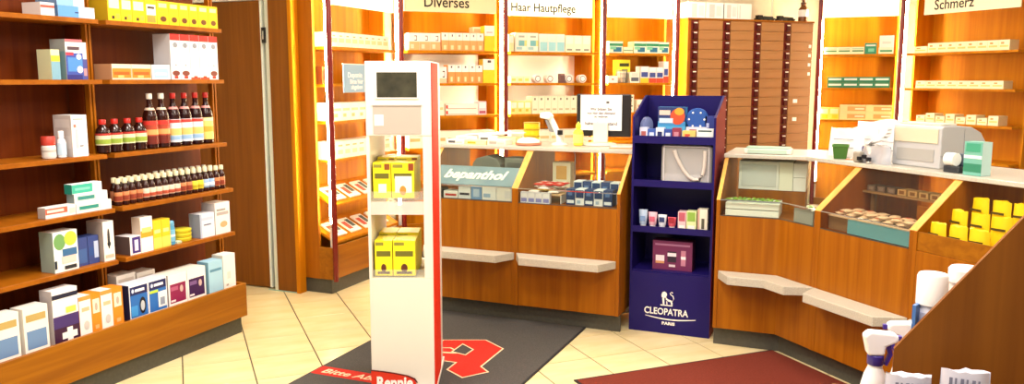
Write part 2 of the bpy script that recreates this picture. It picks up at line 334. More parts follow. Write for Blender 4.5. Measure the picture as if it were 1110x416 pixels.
bottle(FL, 2.735, .03, ZS[2], wp, (.012, .07, .02), ('#E6EAEE', '#BCD4E6', '#F6F4F2'), 'lotion_bottle', 'little white lotion bottle with a pale blue label', None, cap=[(.0115, .092), (.0135, .093), (.0125, .124), (.011, .126)])
rp = [(.024, 0), (.029, .003), (.03, .06), (.027, .064)]
bottle(FL, 2.675, .04, ZS[2], rp, (.008, .056, .03), ('#E8E4DE', '#DAD8D2', '#B4382A'), 'cream_jar', 'small white jar with a red lid next to a lotion bottle', None, 'jar', cap=[(.028, .062), (.031, .064), (.031, .1), (.028, .104)], lab2=((.5, .7, '#B8B0A8'),))
# --- fourth board: small brown bottles, toothpaste
sp = [(.016, 0), (.0195, .004), (.02, .078), (.017, .094), (.0105, .104), (.0095, .116)]
scap = [(.0105, .112), (.0125, .113), (.0125, .136), (.011, .138)]
FM = Frame(-3.39, 0, 90)
n = 18
for i in range(n):
    y = 2.975 + .0 + i * (3.735 - 2.975) / (n - 1) if False else 3.01 + i * (3.742 - 3.01) / (n - 1)
    lc, l2, nm, g = ('#C07A4A', ((.1, .6, '#8A3420'),), 'small brown bottle with a rust label', 'small brown bottles with rust labels')
    if i in (12, 13): lc, l2, nm, g = ('#E2D23A', ((.2, .5, '#B8A820'),), 'small brown bottle with a bright yellow label', 'small bottles with yellow labels')
    elif i in (14, 15): lc, l2, nm, g = ('#8FB0D8', ((.2, .6, '#D8E2F0'),), 'small brown bottle with a light blue label', 'small bottles with blue labels')
    elif 4 <= i <= 9: lc, l2, nm, g = ('#E0C8B4', ((.1, .45, '#B04A30'),), 'small brown bottle with a cream and red label', 'small bottles with cream and red labels')
    bottle(FM, y, .03, ZS[3], sp, (.022, .07, .02), ('#32100A', lc, '#E8DDB8'), 'tincture_bottle', nm + ', front row, fourth board', g, cap=scap, lab2=l2, seg=14)
for i in range(16):
    bottle(FM, 3.03 + i * .045, .078, ZS[3], sp, (.022, .07, .02), ('#2A0D08', '#A86A48', '#E4D8B0'), 'tincture_bottle', 'small brown bottle with a cream cap in the second row, behind other small bottles', 'small brown bottles in the second row', cap=scap, seg=14)
    if i >= 7: bottle(FM, 3.03 + i * .045, .124, ZS[3], sp, (.022, .07, .02), ('#2A0D08', '#A86A48', '#D8D4C8'), 'tincture_bottle', 'small brown bottle with a pale cap in the rear row against the shelf back', 'small brown bottles in the rear row', cap=scap, seg=14)
carton(FM, 2.742, 0, ZS[3], .198, .05, .046, '#F4F5F2', ((.02, .7, .2, .85, '#D4E4DE'), (.08, .62, .35, .7, '#2E8C80'), (.8, .97, .2, .8, '#E4EAE8')), 'toothpaste_box', 'white toothpaste box with a green band at the bottom of a stack', side='#BFC4C2')
carton(FM, 2.735, .001, ZS[3] + .047, .186, .05, .046, '#F2F4F2', ((.05, .65, .2, .8, '#CDE0DA'), (.1, .6, .35, .72, '#3C8A84'),), 'toothpaste_box', 'white toothpaste box with green lettering in the middle of a stack', side='#7E8C8A')
carton(FM, 2.728, .004, ZS[3] + .094, .166, .05, .046, '#EFF4F2', ((0, .68, .05, .95, '#3FB49C'), (.1, .6, .35, .6, '#7CD0BC'), (.76, .92, .25, .75, '#CFE0DC')), 'toothpaste_box', 'teal and white toothpaste box on top of a stack', side='#1F8474')
carton(FM, 2.58, .0, ZS[3], .158, .05, .05, '#F2EDEA', ((.0, .72, .35, .9, '#D8644C'), (.05, .6, .5, .75, '#F0D8D0'), (.78, .98, .2, .7, '#CFCFC8')), 'toothpaste_box', 'white toothpaste box with a red band beside a stack of green ones', side='#C0B8B4')
# --- fifth board
carton(FM, 2.606, 0, ZS[4], .128, .09, .19, '#EEF2EE', ((.02, .5, .55, .95, '#6FA060', 'e'), (.45, .98, .62, .98, '#B8D048', 'e'), (.35, .95, .38, .56, '#3C6A98'), (.3, .9, .2, .38, '#E4C8C0'), (.4, .9, .05, .14, '#303438'), (.0, .1, .1, .3, '#26303A')), 'picture_carton', 'white carton with green and blue landscape print on the fifth board', side='#9FB4A8')
for i, a in enumerate((2.742, 2.806)):
    carton(FM, a, .02, ZS[4], .061, .07, .137, '#3A4A86', ((.1, .9, .1, .6, '#44639C'),) if i == 0 else ((.55, .95, .2, .8, '#B8C6E2'), (.1, .5, .3, .6, '#30508E')), 'blue_carton', 'dark blue carton with a plain mid blue panel' if i == 0 else 'dark blue carton with a silver picture on its edge', side='#2C3868')
carton(FM, 2.879, 0, ZS[4], .063, .11, .198, '#F0EAE4', ((.38, .62, .3, .82, '#3C3A3A', 'e'), (.34, .66, .36, .5, '#2A2A2C', 'e'), (.1, .9, .08, .16, '#D8B4A0')), 'tall_white_carton', 'tall white carton with a black bottle picture on the fifth board', side='#B8A8A0')
carton(FM, 3.036, 0, ZS[4], .07, .10, .095, '#F0EAEC', ((.2, .95, .08, .95, '#3E2A78'), (.4, .75, .2, .8, '#D9D2EC')), 'small_carton', 'small white carton with a violet front on the fifth board', side='#5A4A48')
carton(FM, 3.108, .0, ZS[4], .078, .06, .183, '#F6F1EC', ((0, 1, .42, .62, '#E8A030'), (.1, .9, .56, .7, '#F2D27A')), 'sun_lotion_carton', 'tall white carton with an orange yellow sunburst band', side='#D8C4B0')
for i, a in enumerate((3.189, 3.248)):
    carton(FM, a, .0, ZS[4], .057, .055, .153, '#F0C62A', ((.15, .85, .55, .68, '#F8E690'), (0, 1, .02, .4, '#F4D860')), 'yellow_carton', 'upright bright yellow carton next to a blue bottle', 'box', 'bright yellow cartons on the fifth board', side='#C89A20')
bottle(FM, 3.333, .03, ZS[4], [(.02, 0), (.0245, .004), (.025, .095), (.022, .105)], (.02, .085, .025), ('#4E9AC4', '#78BADC', '#6FB4DA'), 'blue_bottle', 'light blue plastic bottle beside yellow cartons', None, cap=[(.0225, .1055), (.0235, .107), (.0225, .126), (.018, .131)], lab2=((.4, .6, '#CFE4F0'),))
for k in range(3):
    t = thing('cream_tin', ('flat yellow tin at the bottom of a pile of three' if k == 0 else 'flat yellow tin in the middle of a pile of three' if k == 1 else 'flat yellow tin on top of a pile of three'), 'tin', FM.p(3.45, .07, ZS[4] + k * .0225), 90, 'pile of yellow tins')
    link('tin_base', CACHE.setdefault('tb', MB().lathe([(.05, 0), (.054, .002), (.054, .012), (.05, .012)], M('#C8B41E', .3), 24).mesh('tin_base')), t)
    link('lid', CACHE.setdefault('tl', MB().lathe([(.0555, .011), (.056, .012), (.056, .0205), (.053, .022)], M('#E8D838', .3), 24).mesh('lid')), t)
carton(FM, 3.362, .01, ZS[4], .03, .03, .012, '#DCE4D0', ((.1, .9, .2, .8, '#B8CC90'),), 'sample_sachet', 'tiny flat pale green sample box lying before the yellow tins')
carton(FM, 3.525, 0, ZS[4], .112, .08, .137, '#E6EAF2', ((.1, .9, .72, .84, '#C4CCE0'), (.25, .75, .5, .56, '#6A708C'), (.0, .12, 0, 1, '#B4C2DC')), 'pale_carton', 'pale bluish white carton beside the yellow tins', side='#8E96AC')
carton(FM, 3.645, 0, ZS[4], .12, .1, .183, '#F0ECE8', ((.1, .9, .6, .7, '#B0A8A4'), (.3, .8, .2, .4, '#DCA878', 'e'), (.1, .7, .74, .8, '#9A9690')), 'white_carton', 'white carton with a small orange picture at the end of the fifth board', side='#C8C2BE')
# --- plinth row
FP = Frame(-3.335, 0, 90); zb = .2845
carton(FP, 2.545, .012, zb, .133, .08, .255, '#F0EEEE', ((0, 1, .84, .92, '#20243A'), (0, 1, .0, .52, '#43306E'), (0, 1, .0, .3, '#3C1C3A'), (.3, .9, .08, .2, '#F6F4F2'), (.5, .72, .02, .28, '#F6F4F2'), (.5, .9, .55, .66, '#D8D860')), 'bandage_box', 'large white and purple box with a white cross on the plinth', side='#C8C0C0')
for i, (a, b) in enumerate(((2.682, 2.747), (2.748, 2.803), (2.804, 2.869), (2.870, 2.932))):
    if i % 2 == 0: carton(FP, a, .012, zb, b - a, .08, .195, '#F4EFEA', ((.2, .85, .62, .72, '#E8B890'), (.3, .8, .15, .38, '#C8C4C0', 'e'), (0, 1, .9, 1, '#E8974A')), 'thermometer_box', 'white box with orange top between orange boxes on the plinth', 'box', 'white boxes among the orange ones', side='#E08A30')
    else: carton(FP, a, .012, zb, b - a, .08, .195, '#E88A24', ((.15, .85, .5, .86, '#F4E2CC'), (.35, .65, .56, .76, '#B8A898', 'e'), (.3, .7, .1, .2, '#F0B070')), 'orange_box', 'orange box with a cream panel on the plinth', 'box', 'orange boxes on the plinth', side='#C86E18')
for i, (a, b) in enumerate(((2.972, 3.092), (3.094, 3.217))):
    carton(FP, a, .012, zb, b - a, .09, .182, '#EEF0F6', ((.04, .96, .06, .94, '#2A6AB8'), (.04, .96, .7, .94, '#1E2458'), (.12, .26, .76, .88, '#C8D4EC', 'e'), (.3, .8, .78, .86, '#E8ECF6'), ((.5, .85, .12, .6, '#1A1C24', 'e') if i == 0 else (.5, .95, .14, .6, '#E4E8EC')), ((.56, .78, .2, .5, '#B8C0C8', 'e') if i == 0 else (.6, .85, .2, .42, '#8A94A8')), ((.05, .4, .1, .4, '#3E92D8') if i == 0 else (.05, .5, .6, .68, '#B8D848'))), 'meter_box', 'blue box showing a black glucose meter' if i == 0 else 'blue box showing a white meter and a green flash', side='#22264A', top='#D8DCE8')
for i, (a, b) in enumerate(((3.228, 3.360), (3.363, 3.500))):
    c = '#8A1E4E' if i == 0 else '#3C1A4E'
    carton(FP, a, .012, zb, b - a, .11, .178, '#F4F1EE', ((.08, .92, .12, .7, c), (.6, .78, .4, .62, '#C8B0A8', 'e'), (.12, .5, .5, .62, '#B05A7C' if i == 0 else '#7C5A90'), (.1, .35, .16, .22, '#F0E0E4')), 'monitor_box', 'white box with a crimson picture panel' if i == 0 else 'white box with a dark violet picture panel', side='#CFC6C0', top='#EDE8DC')
carton(FP, 3.525, .012, zb, .112, .08, .188, '#A4D2E8', ((.1, .9, .68, .76, '#5A90B0'), (.0, 1, .0, .06, '#7CB8D4')), 'pale_blue_box', 'plain pale blue box on the plinth beside a white box', side='#78A8C0')
carton(FP, 3.642, .012, zb, .1, .08, .205, '#F6F3EC', ((.3, .6, .3, .5, '#E0DCD4'), (.2, .4, .1, .16, '#B0A8A0')), 'white_box', 'plain white box at the end of the plinth row', side='#D0C8B8')
for i in range(2): carton(FP, 3.0 + i * .13, .125, zb, .12, .09, .215 - .012 * i, '#E4DCD0', ((.1, .9, .1, .9, '#C8BCB0'),), 'grey_box', 'plain pale grey box behind the blue meter boxes', 'box', 'grey boxes behind the meter boxes')
for y in (2.0, 2.13, 2.26, 2.4):
    carton(FP, y, .012, zb, .12, .08, .21, '#EDEAE2', ((.1, .9, .1, .5, '#6A8CB8'), (.1, .9, .7, .85, '#B8A060')), 'carton', 'white and blue carton standing before the purple box on the plinth', 'box', 'cartons before the purple box')

# ================================================================== BACK BAYS
def bay(F, W, label, zs, sign=None, sign_x=None, sign_glow=0, sign_z=2.03, txt=None, tx=0, tsize=.1, painted_glare=None, depth=.34, post=True, end_open=False, low=True, sign_col='#F6E6BC'):
    t = thing('product_shelf', label, 'shelf', (F.o[0], F.o[1], 0), F.rz)
    B = lambda nm, x0, x1, y0, y1, z0, z1, m, par=t, bv=0: MB().box(x0, x1, y0, y1, z0, z1, m).build(nm, par, (0, 0, 0), 0, bv, 1)
    x0, x1 = .022, W - .03
    if not end_open: B('side_panel', x0 - .002, x0 + .016, .13, depth, .105, 2.4, WOODB)
    B('side_panel', x1 - .016, x1 + .002, .13, depth, .105, 2.4, WOODB)
    B('back_panel', x0, x1, depth, depth + .012, .105, 2.4, WOODB)
    if painted_glare: B('painted_glare_panel', x0 + .017, x1 - .09, depth - .004, depth - .0005, painted_glare[0], painted_glare[1], M('#F6F3EA', .5))  # white sheet paints lamp glare onto the wooden back
    B('toe_kick', 0.0, W - .01, .03, depth, 0, .105, KICK)
    B('base_drawer', x0, x1, .0, .02, .107, .34 if low else .72, WOODH, bv=.001)
    for z in zs: B('shelf', x0 + .03, x1 - .017, .012, depth - .005, z - .02, z, WOODB, bv=.001)
    B('top_panel', x0, x1, 0, depth, 2.4, 2.42, WOODB)
    if sign:
        a, b = sign_x
        sg = B('sign_board', a, b, .0, .012, sign_z, 2.38, M(sign_col, .5, 0, sign_glow) if sign_glow else M(sign_col, .5))
        sg['label'] = 'pale header sign board'
        if txt: text(txt, tsize, M('#2A201A', .6), sg, (tx, -.0015, sign_z + .038), sx=.92, bold=.0012)
    return t
TUBEM = emit_mat('tube', '#FFEEC4', TUBE)
def post(x, y, dx, dy, label, z0=.1, r=.019):
    tag(MB().lathe([(r * .9, z0), (r, z0 + .01), (r, 2.43), (r * .9, 2.44)], POSTM, 16).build('post', None, (x, y, 0)), 'dark red post ' + label, 'post')
    t = thing('lamp_tube', 'fluorescent tube behind the post ' + label, 'lamp', (x + dx, y + dy, 0))
    MB().lathe([(.013, .5), (.013, 2.3)], TUBEM, 12).build('glass_tube', t)
    for a, b in ((.47, .4995), (2.3005, 2.33)): MB().lathe([(.012, a), (.0145, a + .003), (.0145, b - .003), (.012, b)], METAL, 12).build('end_cap', t)
    MB().box(-.01, .01, -.01, .01, .1065, .4698, M('#E8E4DA', .5)).build('stand', t)

F1 = Frame(-3.33, 4.715, 90)
b1 = bay(F1, .965, 'narrow lit shelf bay next to the brown door, running away from the door wall', [1.725, 1.468, 1.211, .945], True, (.06, .86), SIGN_GLOW, 2.005, None, end_open=True, depth=.26)
# open end frame towards the door
MB().box(-.012, .012, .12, .24, .105, 2.4, WOOD).build('end_stile', b1)
MB().box(-.012, .012, .0, .12, .105, .33, WOODH).build('end_base', b1)
for z in (.70, .44):   # sloping leaflet shelves
    b = MB(); b.prism([(.02, z - .09), (.245, z + .03), (.245, z + .048), (.02, z - .072)], .87, WOODB, 'x', .04); b.build('sloping_shelf', b1)
post(-3.306, 4.692, -.055, .047, 'at the corner of the bay beside the brown door', .1)
F2 = Frame(-3.33, 5.681, 45); F3 = Frame(-2.708, 6.303, 45); F4 = Frame(-2.056, 6.955, 45); FD = Frame(-1.455, 7.556, 45); F5 = Frame(-.40, 8.605, 0); F6 = Frame(.342, 8.605, -45)
Z3 = [1.73, 1.47, 1.21, .95, .69]
bay(F2, .88, 'lit shelf bay under the sign reading Diverses', Z3, True, (.028, .80), .0, 2.03, 'Diverses', .185, .118, (1.212, 1.708))
bay(F3, .92, 'lit shelf bay with skin care under a glowing header sign', Z3, True, (.03, .80), SIGN_GLOW, 2.02, 'Haar Hautpflege', .045, .098, (1.212, 1.708))
bay(F4, .731, 'lit orange shelf bay between the skin care bay and the drawer cabinet', Z3, True, (.03, .68), SIGN_GLOW * 1.3, 2.035)
Z5 = [1.74, 1.42, 1.112, .80]
bay(F5, .742, 'lit orange shelf bay beside the drawer cabinet, behind a pile of white bags', Z5, True, (.03, .70), SIGN_GLOW * 1.3, 2.09)
bay(F6, 1.2, 'angled shelf bay under the sign reading Schmerz', Z5, True, (.225, 1.15), .25, 2.078, 'Schmerz', .33, .125)
post(-3.325, 5.672, -.055, .03, 'between the door bay and the Diverses bay')
post(*F3.p(0, -.005, 0)[:2], -.055, .040, 'between the Diverses bay and the skin care bay')
post(*F4.p(-.005, -.005, 0)[:2], -.035, .055, 'between the skin care bay and the next bay')
post(*F4.p(.735, -.005, 0)[:2], -.035, .055, 'on the edge of the drawer cabinet')
post(-.385, 8.58, .018, .065, 'between the drawer cabinet and the bay behind the white bags')
post(.335, 8.575, .03, .07, 'before the Schmerz bay')

# drawer cabinet
dc = thing('drawer_cabinet', 'tall pharmacy cabinet with columns of small drawers and dark red grips', 'cabinet', (FD.o[0], FD.o[1], 0), 45)
MB().box(0, 1.435, .02, .44, .105, 2.035, WOOD).build('carcass', dc)
MB().box(0, 1.435, .04, .43, 0, .104, KICK).build('toe_kick', dc)
MB().box(-.004, 1.44, .0, .445, 2.036, 2.052, WOODS).build('top_board', dc)
MB().box(0.0, .03, 0, .0195, .105, 2.034, WOOD).build('edge_stile', dc)
dh = .0875
dm = MB().box(.082, .345, .0, .0195, .0015, dh - .0015, DRW).mesh('drawer', .001, 1)
gm = MB(); gm.prism([(0, .004), (.076, .004), (.076, dh - .004), (0, dh - .004)], .012, DKRED, 'y', .004); gm.prism([(.022, .01), (.058, .01), (.054, dh - .02), (.026, dh - .02)], .016, M('#4A0E0C', .3), 'y', -.012)
gm.box(.022, .058, -.0135, -.012, dh - .03, dh - .02, M('#E8DCC8', .5)); gm = gm.mesh('grip')
lm = MB().box(.14, .19, -.0015, 0, .03, .065, M('#F4F0E8', .5)).mesh('label_card')
for c in range(4):
    for r in range(22):
        d = link('drawer', dm, dc, (.033 + .35 * c, 0, 2.033 - dh * (r + 1)))
        link('grip', gm, d)
        if (c, r) in ((3, 8), (3, 10)): link('label_card', lm, d)
        elif c == 3 and 2 <= r <= 5: link('label_card', CACHE.setdefault('lm2', MB().box(.3, .33, -.0015, 0, .03, .06, M('#F4F0E8', .5)).mesh('label_card')), d)
zt = 2.0525
for i, (a, b) in enumerate(((.065, .25), (.256, .45), (.46, .61), (.615, .77))):
    carton(FD, a, .1, zt, b - a, .22, .15, '#F2EEE4', ((.2, .5, .1, .9, '#C8C4BC'), (.6, .9, .2, .8, '#DCD8D0')) if i < 3 else ((.1, .2, .1, .9, '#D8D4CC'),), 'storage_box', 'white storage box with grey print on top of the drawer cabinet' if i < 3 else 'plain white storage box beside a low black model on the drawer cabinet', 'box', 'white boxes on the drawer cabinet' if i < 3 else None)
MB_b = tag(MB().box(.0, .006, 0, .2, 0, .14, BLACK).build('divider', None, FD.p(.452, .1, zt), 45), 'thin black divider standing between white boxes on the drawer cabinet', 'divider')
for i, (a, b) in enumerate(((.865, 1.07), (1.115, 1.31))):
    t = thing('model_train', 'low black model on top of the drawer cabinet next to a brown jar' if i else 'low black model on top of the drawer cabinet next to white boxes', 'model', FD.p(a, .12, zt), 45)
    w_ = b - a
    MB().box(0, w_, 0, .06, .014, .03, BLACK).build('chassis', t)
    MB().box(.01, w_ * .3, .006, .054, .0302, .056, BLACK).build('cab', t)
    MB().prism([(w_ * .35, .0302), (w_ * .95, .0302), (w_ * .9, .045), (w_ * .4, .048)], .04, M('#2A2C28', .4), 'y', .01).build('boiler', t)
    for k in range(4):
        for y in (.004, .046): 
            wl = MB(); wl.lathe([(.012, -.005), (.0135, -.003), (.0135, .003), (.012, .005)], M('#222420', .35), 12); o = wl.build('wheel', t, (.02 + k * (w_ - .04) / 3, y + .005, .0138)); o.rotation_euler = (R(90), 0, 0)
tag(MB().tube([FD.p(1.09, .2, 2.75), FD.p(1.09, .2, 2.4), FD.p(1.088, .198, 2.115)], .004, WHITE).build('pull_cord', None), 'thin white cord hanging from the ceiling above the drawer cabinet', 'cord')
bottle(FD, 1.385, .1, zt, [(.034, 0), (.045, .006), (.046, .12), (.03, .145), (.024, .15), (.024, .17)], (.05, .115, .046), ('#6A3A14', '#F4F0E8', '#5A2E10'), 'apothecary_jar', 'brown apothecary jar with a white label on the drawer cabinet', None, 'jar', cap=[(.022, .171), (.027, .173), (.027, .186), (.012, .192), (.014, .21), (.01, .214)])

# --- goods in the bays
def row(F, a, b, n, z, h, d, col, prints, name, label, group, ly=.04, side=None, cat='box'):
    w_ = (b - a) / n
    for i in range(n): carton(F, a + i * w_ + .001, ly, z, w_ - .002, d, h, col, prints, name, label, cat, group if n > 1 else None, side=side)
CR = '#F4ECD2'
row(F1, .09, .84, 9, 1.725, .10, .14, CR, ((.1, .9, .3, .6, '#E0CC90'), (.2, .6, .7, .8, '#B8A070')), 'remedy_box', 'cream remedy box on the top board of the bay by the door', 'cream boxes, door bay top board')
carton(F1, .03, .08, 1.468, .05, .12, .12, '#7A3A14', ((.1, .9, .2, .8, '#5A2410'),), 'brown_box', 'dark brown box on the second board of the bay by the door')
row(F1, .09, .84, 7, 1.211, .125, .14, CR, ((.1, .9, .55, .7, '#D8C088'), (.1, .5, .2, .4, '#C8B070')), 'remedy_box', 'cream remedy box on the third board of the bay by the door', 'cream boxes, door bay third board')
row(F1, .03, .84, 9, .945, .12, .14, CR, ((.15, .85, .25, .5, '#E2D09A'), (.2, .8, .7, .8, '#C0A870')), 'remedy_box', 'cream remedy box on the fourth board of the bay by the door', 'cream boxes, door bay fourth board')
row(F1, .45, .86, 4, 1.468, .12, .14, CR, ((.1, .9, .4, .6, '#D8C48A'),), 'remedy_box', 'cream remedy box on the second board of the bay by the door', 'cream boxes, door bay second board')
# leaflets on the sloping shelves
for z, nn in ((.70, 4), (.44, 4)):
    for i in range(nn):
        o = MB().box(0, .13, 0, .16, 0, .012, M('#F2ECDC', .5)).box(.01, .06, .03, .12, .012, .0126, M('#C0523A', .5)).box(.075, .12, .05, .14, .012, .0126, M('#4A5A50', .5)).build('leaflet_pack', None, F1.p(.1 + i * .19, .05, z - .052), 90)
        o.rotation_euler = (math.atan2(.12, .225), 0, R(90))
        tag(o, 'white leaflet pack with red and dark print on the %s sloping shelf by the door' % ('upper' if z > .6 else 'lower'), 'leaflet', 'leaflets on the %s sloping shelf' % ('upper' if z > .6 else 'lower'))
# hanging blue notice
t = thing('hanging_notice', 'small grey blue notice with white lettering hanging before the bay by the door', 'sign', F1.p(.14, -.02, 1.409), 90)
MB().box(0, .33, 0, .006, 0, .195, M('#7D9CB4', .5)).build('notice_board', t)
MB().box(-.006, .336, .001, .005, .195, .201, M('#E8DCC8', .5)).build('top_rail', t)
for x in (.05, .27): MB().box(x, x + .02, .0062, .031, .04, .056, M('#D8D0C0', .4)).build('clip', t)
for s_, x, z in (('Deponie', .05, .105), ('Bitte hier', .075, .062), ('abgeben', .09, .024)): text(s_, .052 if z > .1 else .044, WHITE, t, (x, -.001, z))

row(F2, .07, .335, 3, 1.73, .135, .12, '#F6F2EA', ((.0, 1, .0, .5, '#EBB07A'), (.55, .8, .55, .85, '#4A3434'), (.5, .74, .6, .8, '#F6F2EA'), (.2, .5, .1, .35, '#F4D8B8')), 'cream_box', 'white box with a dark crescent and peach foot on the top board under Diverses', 'crescent boxes under Diverses')
row(F2, .342, .705, 6, 1.73, .142, .12, '#F0A868', ((0, 1, .58, 1, '#F6F0E8'), (.3, .7, .06, .3, '#F8D8A8'), (.45, .6, .78, .9, '#4A4450'), (0, .02, 0, .58, '#C87838')), 'orange_box', 'box with white top and orange foot on the top board under Diverses', 'orange and white boxes, top board')
carton(F2, .712, .04, 1.73, .085, .1, .205, '#F2D22A', ((0, 1, .6, 1, '#F6F0EC'), (.2, .8, .72, .76, '#C8A0A0')), 'tall_box', 'tall white and yellow box at the end of the top board under Diverses')
carton(F2, .655, .17, 1.73, .12, .09, .2, '#E8C8A8', ((.1, .9, .8, .95, '#E09A78'),), 'tall_box', 'peach box behind the orange row on the top board under Diverses')
row(F2, .06, .385, 4, 1.47, .13, .12, '#F6F2EA', ((.0, 1, .0, .3, '#F0C8A0'), (.55, .8, .35, .75, '#4A3434'), (.5, .74, .42, .68, '#F6F2EA')), 'cream_box', 'white box with a dark crescent on the second board under Diverses', 'crescent boxes, second board')
row(F2, .395, .692, 5, 1.47, .145, .12, '#F09A54', ((0, 1, .62, 1, '#F8F4EC'), (.35, .65, .08, .35, '#F8D8A8'), (.4, .62, .84, .94, '#4A4450'), (0, .025, 0, .6, '#C06A30')), 'orange_box', 'box with white top and orange foot on the second board under Diverses', 'orange and white boxes, second board')
carton(F2, .697, .04, 1.47, .1, .1, .195, '#F2D22A', ((0, 1, .55, 1, '#F6F0EC'), (.4, .7, .85, .95, '#554848')), 'tall_box', 'tall white and yellow box on the second board under Diverses')
for k in range(2): carton(F2, .375, .04, 1.21 + k * .046, .275, .12, .045, '#F6F0E2', ((.05, .95, .1, .25, '#C8A890'), (.0, .06, .2, .8, '#C83A28')), 'long_box', ('lower' if k == 0 else 'upper') + ' of two long cream boxes stacked on the third board under Diverses')
carton(F2, .655, .04, 1.21, .07, .1, .11, '#E8CCD0', ((.1, .9, .1, .3, '#A0506A'), (.1, .9, .5, .9, '#F4ECEC')), 'small_box', 'small pink and white box on the third board under Diverses')
row(F2, .06, .36, 4, 1.21, .11, .12, CR, ((.1, .9, .4, .6, '#D8C48A'),), 'cream_box', 'cream box on the third board under Diverses', 'cream boxes, third board under Diverses')
row(F2, .06, .80, 7, .95, .13, .14, CR, ((.1, .9, .4, .6, '#E8B070'),), 'cream_box', 'cream box with an apricot band on the fourth board under Diverses', 'cream boxes, fourth board under Diverses')

carton(F3, .03 + .015, .04, 1.73, .045, .1, .14, '#F4E8B0', ((.1, .9, .5, .9, '#F8F4E4'),), 'slim_box', 'slim pale yellow box beside the post on the skin care top board')
row(F3, .103, .313, 2, 1.73, .155, .12, '#F4F1E0', ((.3, .9, .3, .6, '#7CBCC0'), (.1, .6, .1, .25, '#A8D0D0'), (.3, .8, .75, .85, '#B0B8A8'), (.8, 1, .3, .6, '#E4E08A')), 'skin_care_box', 'white box with a teal square on the skin care top board', 'teal square boxes, skin care')
row(F3, .322, .56, 3, 1.73, .15, .12, '#F2F3E6', ((.1, .95, .05, .55, '#A4DCE0'), (.3, .9, .6, .7, '#E8EFE0')), 'skin_care_box', 'white box with a pale aqua foot on the skin care top board', 'aqua foot boxes, skin care')
row(F3, .565, .81, 3, 1.73, .142, .12, '#F6F0D0', ((.2, .8, .1, .2, '#8A9080'), (.1, .9, .5, .9, '#FAF6E4')), 'skin_care_box', 'plain cream box on the skin care top board', 'cream boxes, skin care top board')
row(F3, .06, .24, 3, 1.47, .055, .1, '#F4F0C8', ((.2, .8, .3, .7, '#E8E070'),), 'soap_box', 'low pale yellow soap box on the skin care second board', 'soap boxes, skin care')
for i, x in enumerate((.31, .425, .605, .735)):
    t = thing('cream_jar', 'round white cream jar lying with its ringed lid forward on the skin care second board', 'jar', F3.p(x, .09, 1.47 + .036), 45, 'cream jars, skin care')
    j = MB().lathe([(.03, -.02), (.034, -.016), (.035, .03), (.035, .034)], M('#F4F0E6', .4), 18).build('jar_body', t); j.rotation_euler = (R(90), 0, 0)
    l = MB().lathe([(.036, .0345), (.036, .05), (.032, .052)], M('#EFE8E0', .35), 18).lathe([(.026, .0522), (.026, .0528)], M('#6A5A50', .5), 18).lathe([(.02, .0529), (.02, .0532)], M('#F6F2EA', .5), 18).build('lid', t); l.rotation_euler = (R(90), 0, 0)
carton(F3, .522, .04, 1.47, .04, .05, .078, '#6A4A48', ((0, 1, .8, 1, '#8A6A60'),), 'dark_box', 'small dark brown box between cream jars')
row(F3, .256, .80, 9, 1.21, .148, .12, '#F4EDCC', ((.35, .6, .78, .9, '#7A7050'), (.0, .03, 0, 1, '#D8CC98'), (.2, .8, .2, .3, '#C8BC90')), 'cream_box', 'upright cream box with a dark tick on the skin care third board', 'cream boxes, skin care third board')
row(F3, .06, .25, 3, 1.21, .108, .12, '#F4E890', ((.1, .9, .5, .9, '#F8F4DC'), (.2, .6, .2, .4, '#D8C040')), 'yellow_box', 'pale yellow box on the skin care third board', 'yellow boxes, skin care third board')
row(F3, .06, .80, 6, .95, .12, .14, CR, ((.1, .9, .4, .6, '#D8C48A'),), 'cream_box', 'cream box on the skin care fourth board', 'cream boxes, skin care fourth board')

gp = ((.0, 1, .6, .82, '#2E8A58'), (.3, .9, .1, .5, '#2C6E8C'), (.05, .5, .3, .55, '#7CC49C'))
for a, b, h in ((.07, .205, .1), (.318, .441, .103), (.443, .572, .104), (.574, .68, .101)):
    carton(F4, a, .04, 1.73, b - a, .11, h, '#DDEAD0', gp, 'green_box', 'green, blue and white box on the top board between skin care and the drawer cabinet', 'box', 'green boxes beside the drawer cabinet', side='#B8C8A0')
carton(F4, .215, .04, 1.73, .092, .11, .052, '#F0ECC0', ((.0, 1, .35, .5, '#2E7A50'),), 'flat_box', 'flat cream box with a green line between green boxes')
carton(F4, .06, .04, 1.47, .1, .1, .062, '#F4F0E4', ((.4, .6, .4, .6, '#D87A5A'),), 'flat_box', 'low white box at the start of the second board beside the skin care bay')
t = thing('wire_basket', 'round grey wire basket on the second board beside the skin care bay', 'basket', F4.p(.225, .09, 1.47), 45)
wb = MB()
for z, r in ((.004, .034), (.04, .046), (.08, .05), (.11, .046)): wb.tube([(r * math.cos(a * math.pi / 8), r * math.sin(a * math.pi / 8), z) for a in range(17)], .0025, GREY, 5)
wb.build('rings', t); wb = MB()
for a in range(8):
    c, s_ = math.cos(a * math.pi / 4), math.sin(a * math.pi / 4); wb.tube([(c * r, s_ * r, z) for z, r in ((.004, .034), (.04, .046), (.08, .05), (.11, .046))], .0025, GREY, 5)
wb.build('ribs', t); MB().lathe([(.03, 0.006), (.032, .009), (.04, .09), (.036, .1)], M('#E8DCC0', .5), 14).build('lining', t)
carton(F4, .285, .04, 1.47, .095, .09, .095, '#EFE6D0', ((.1, .9, .15, .5, '#5A6068'), (.15, .85, .6, .9, '#D8D0C0')), 'grey_box', 'small white and grey box beside a wire basket')
carton(F4, .225, .155, 1.47, .125, .1, .205, '#F2E238', ((.1, .9, .7, .85, '#3A3A20'), (.3, .8, .5, .6, '#8A8430')), 'yellow_box', 'yellow box with black lettering behind a wire basket')
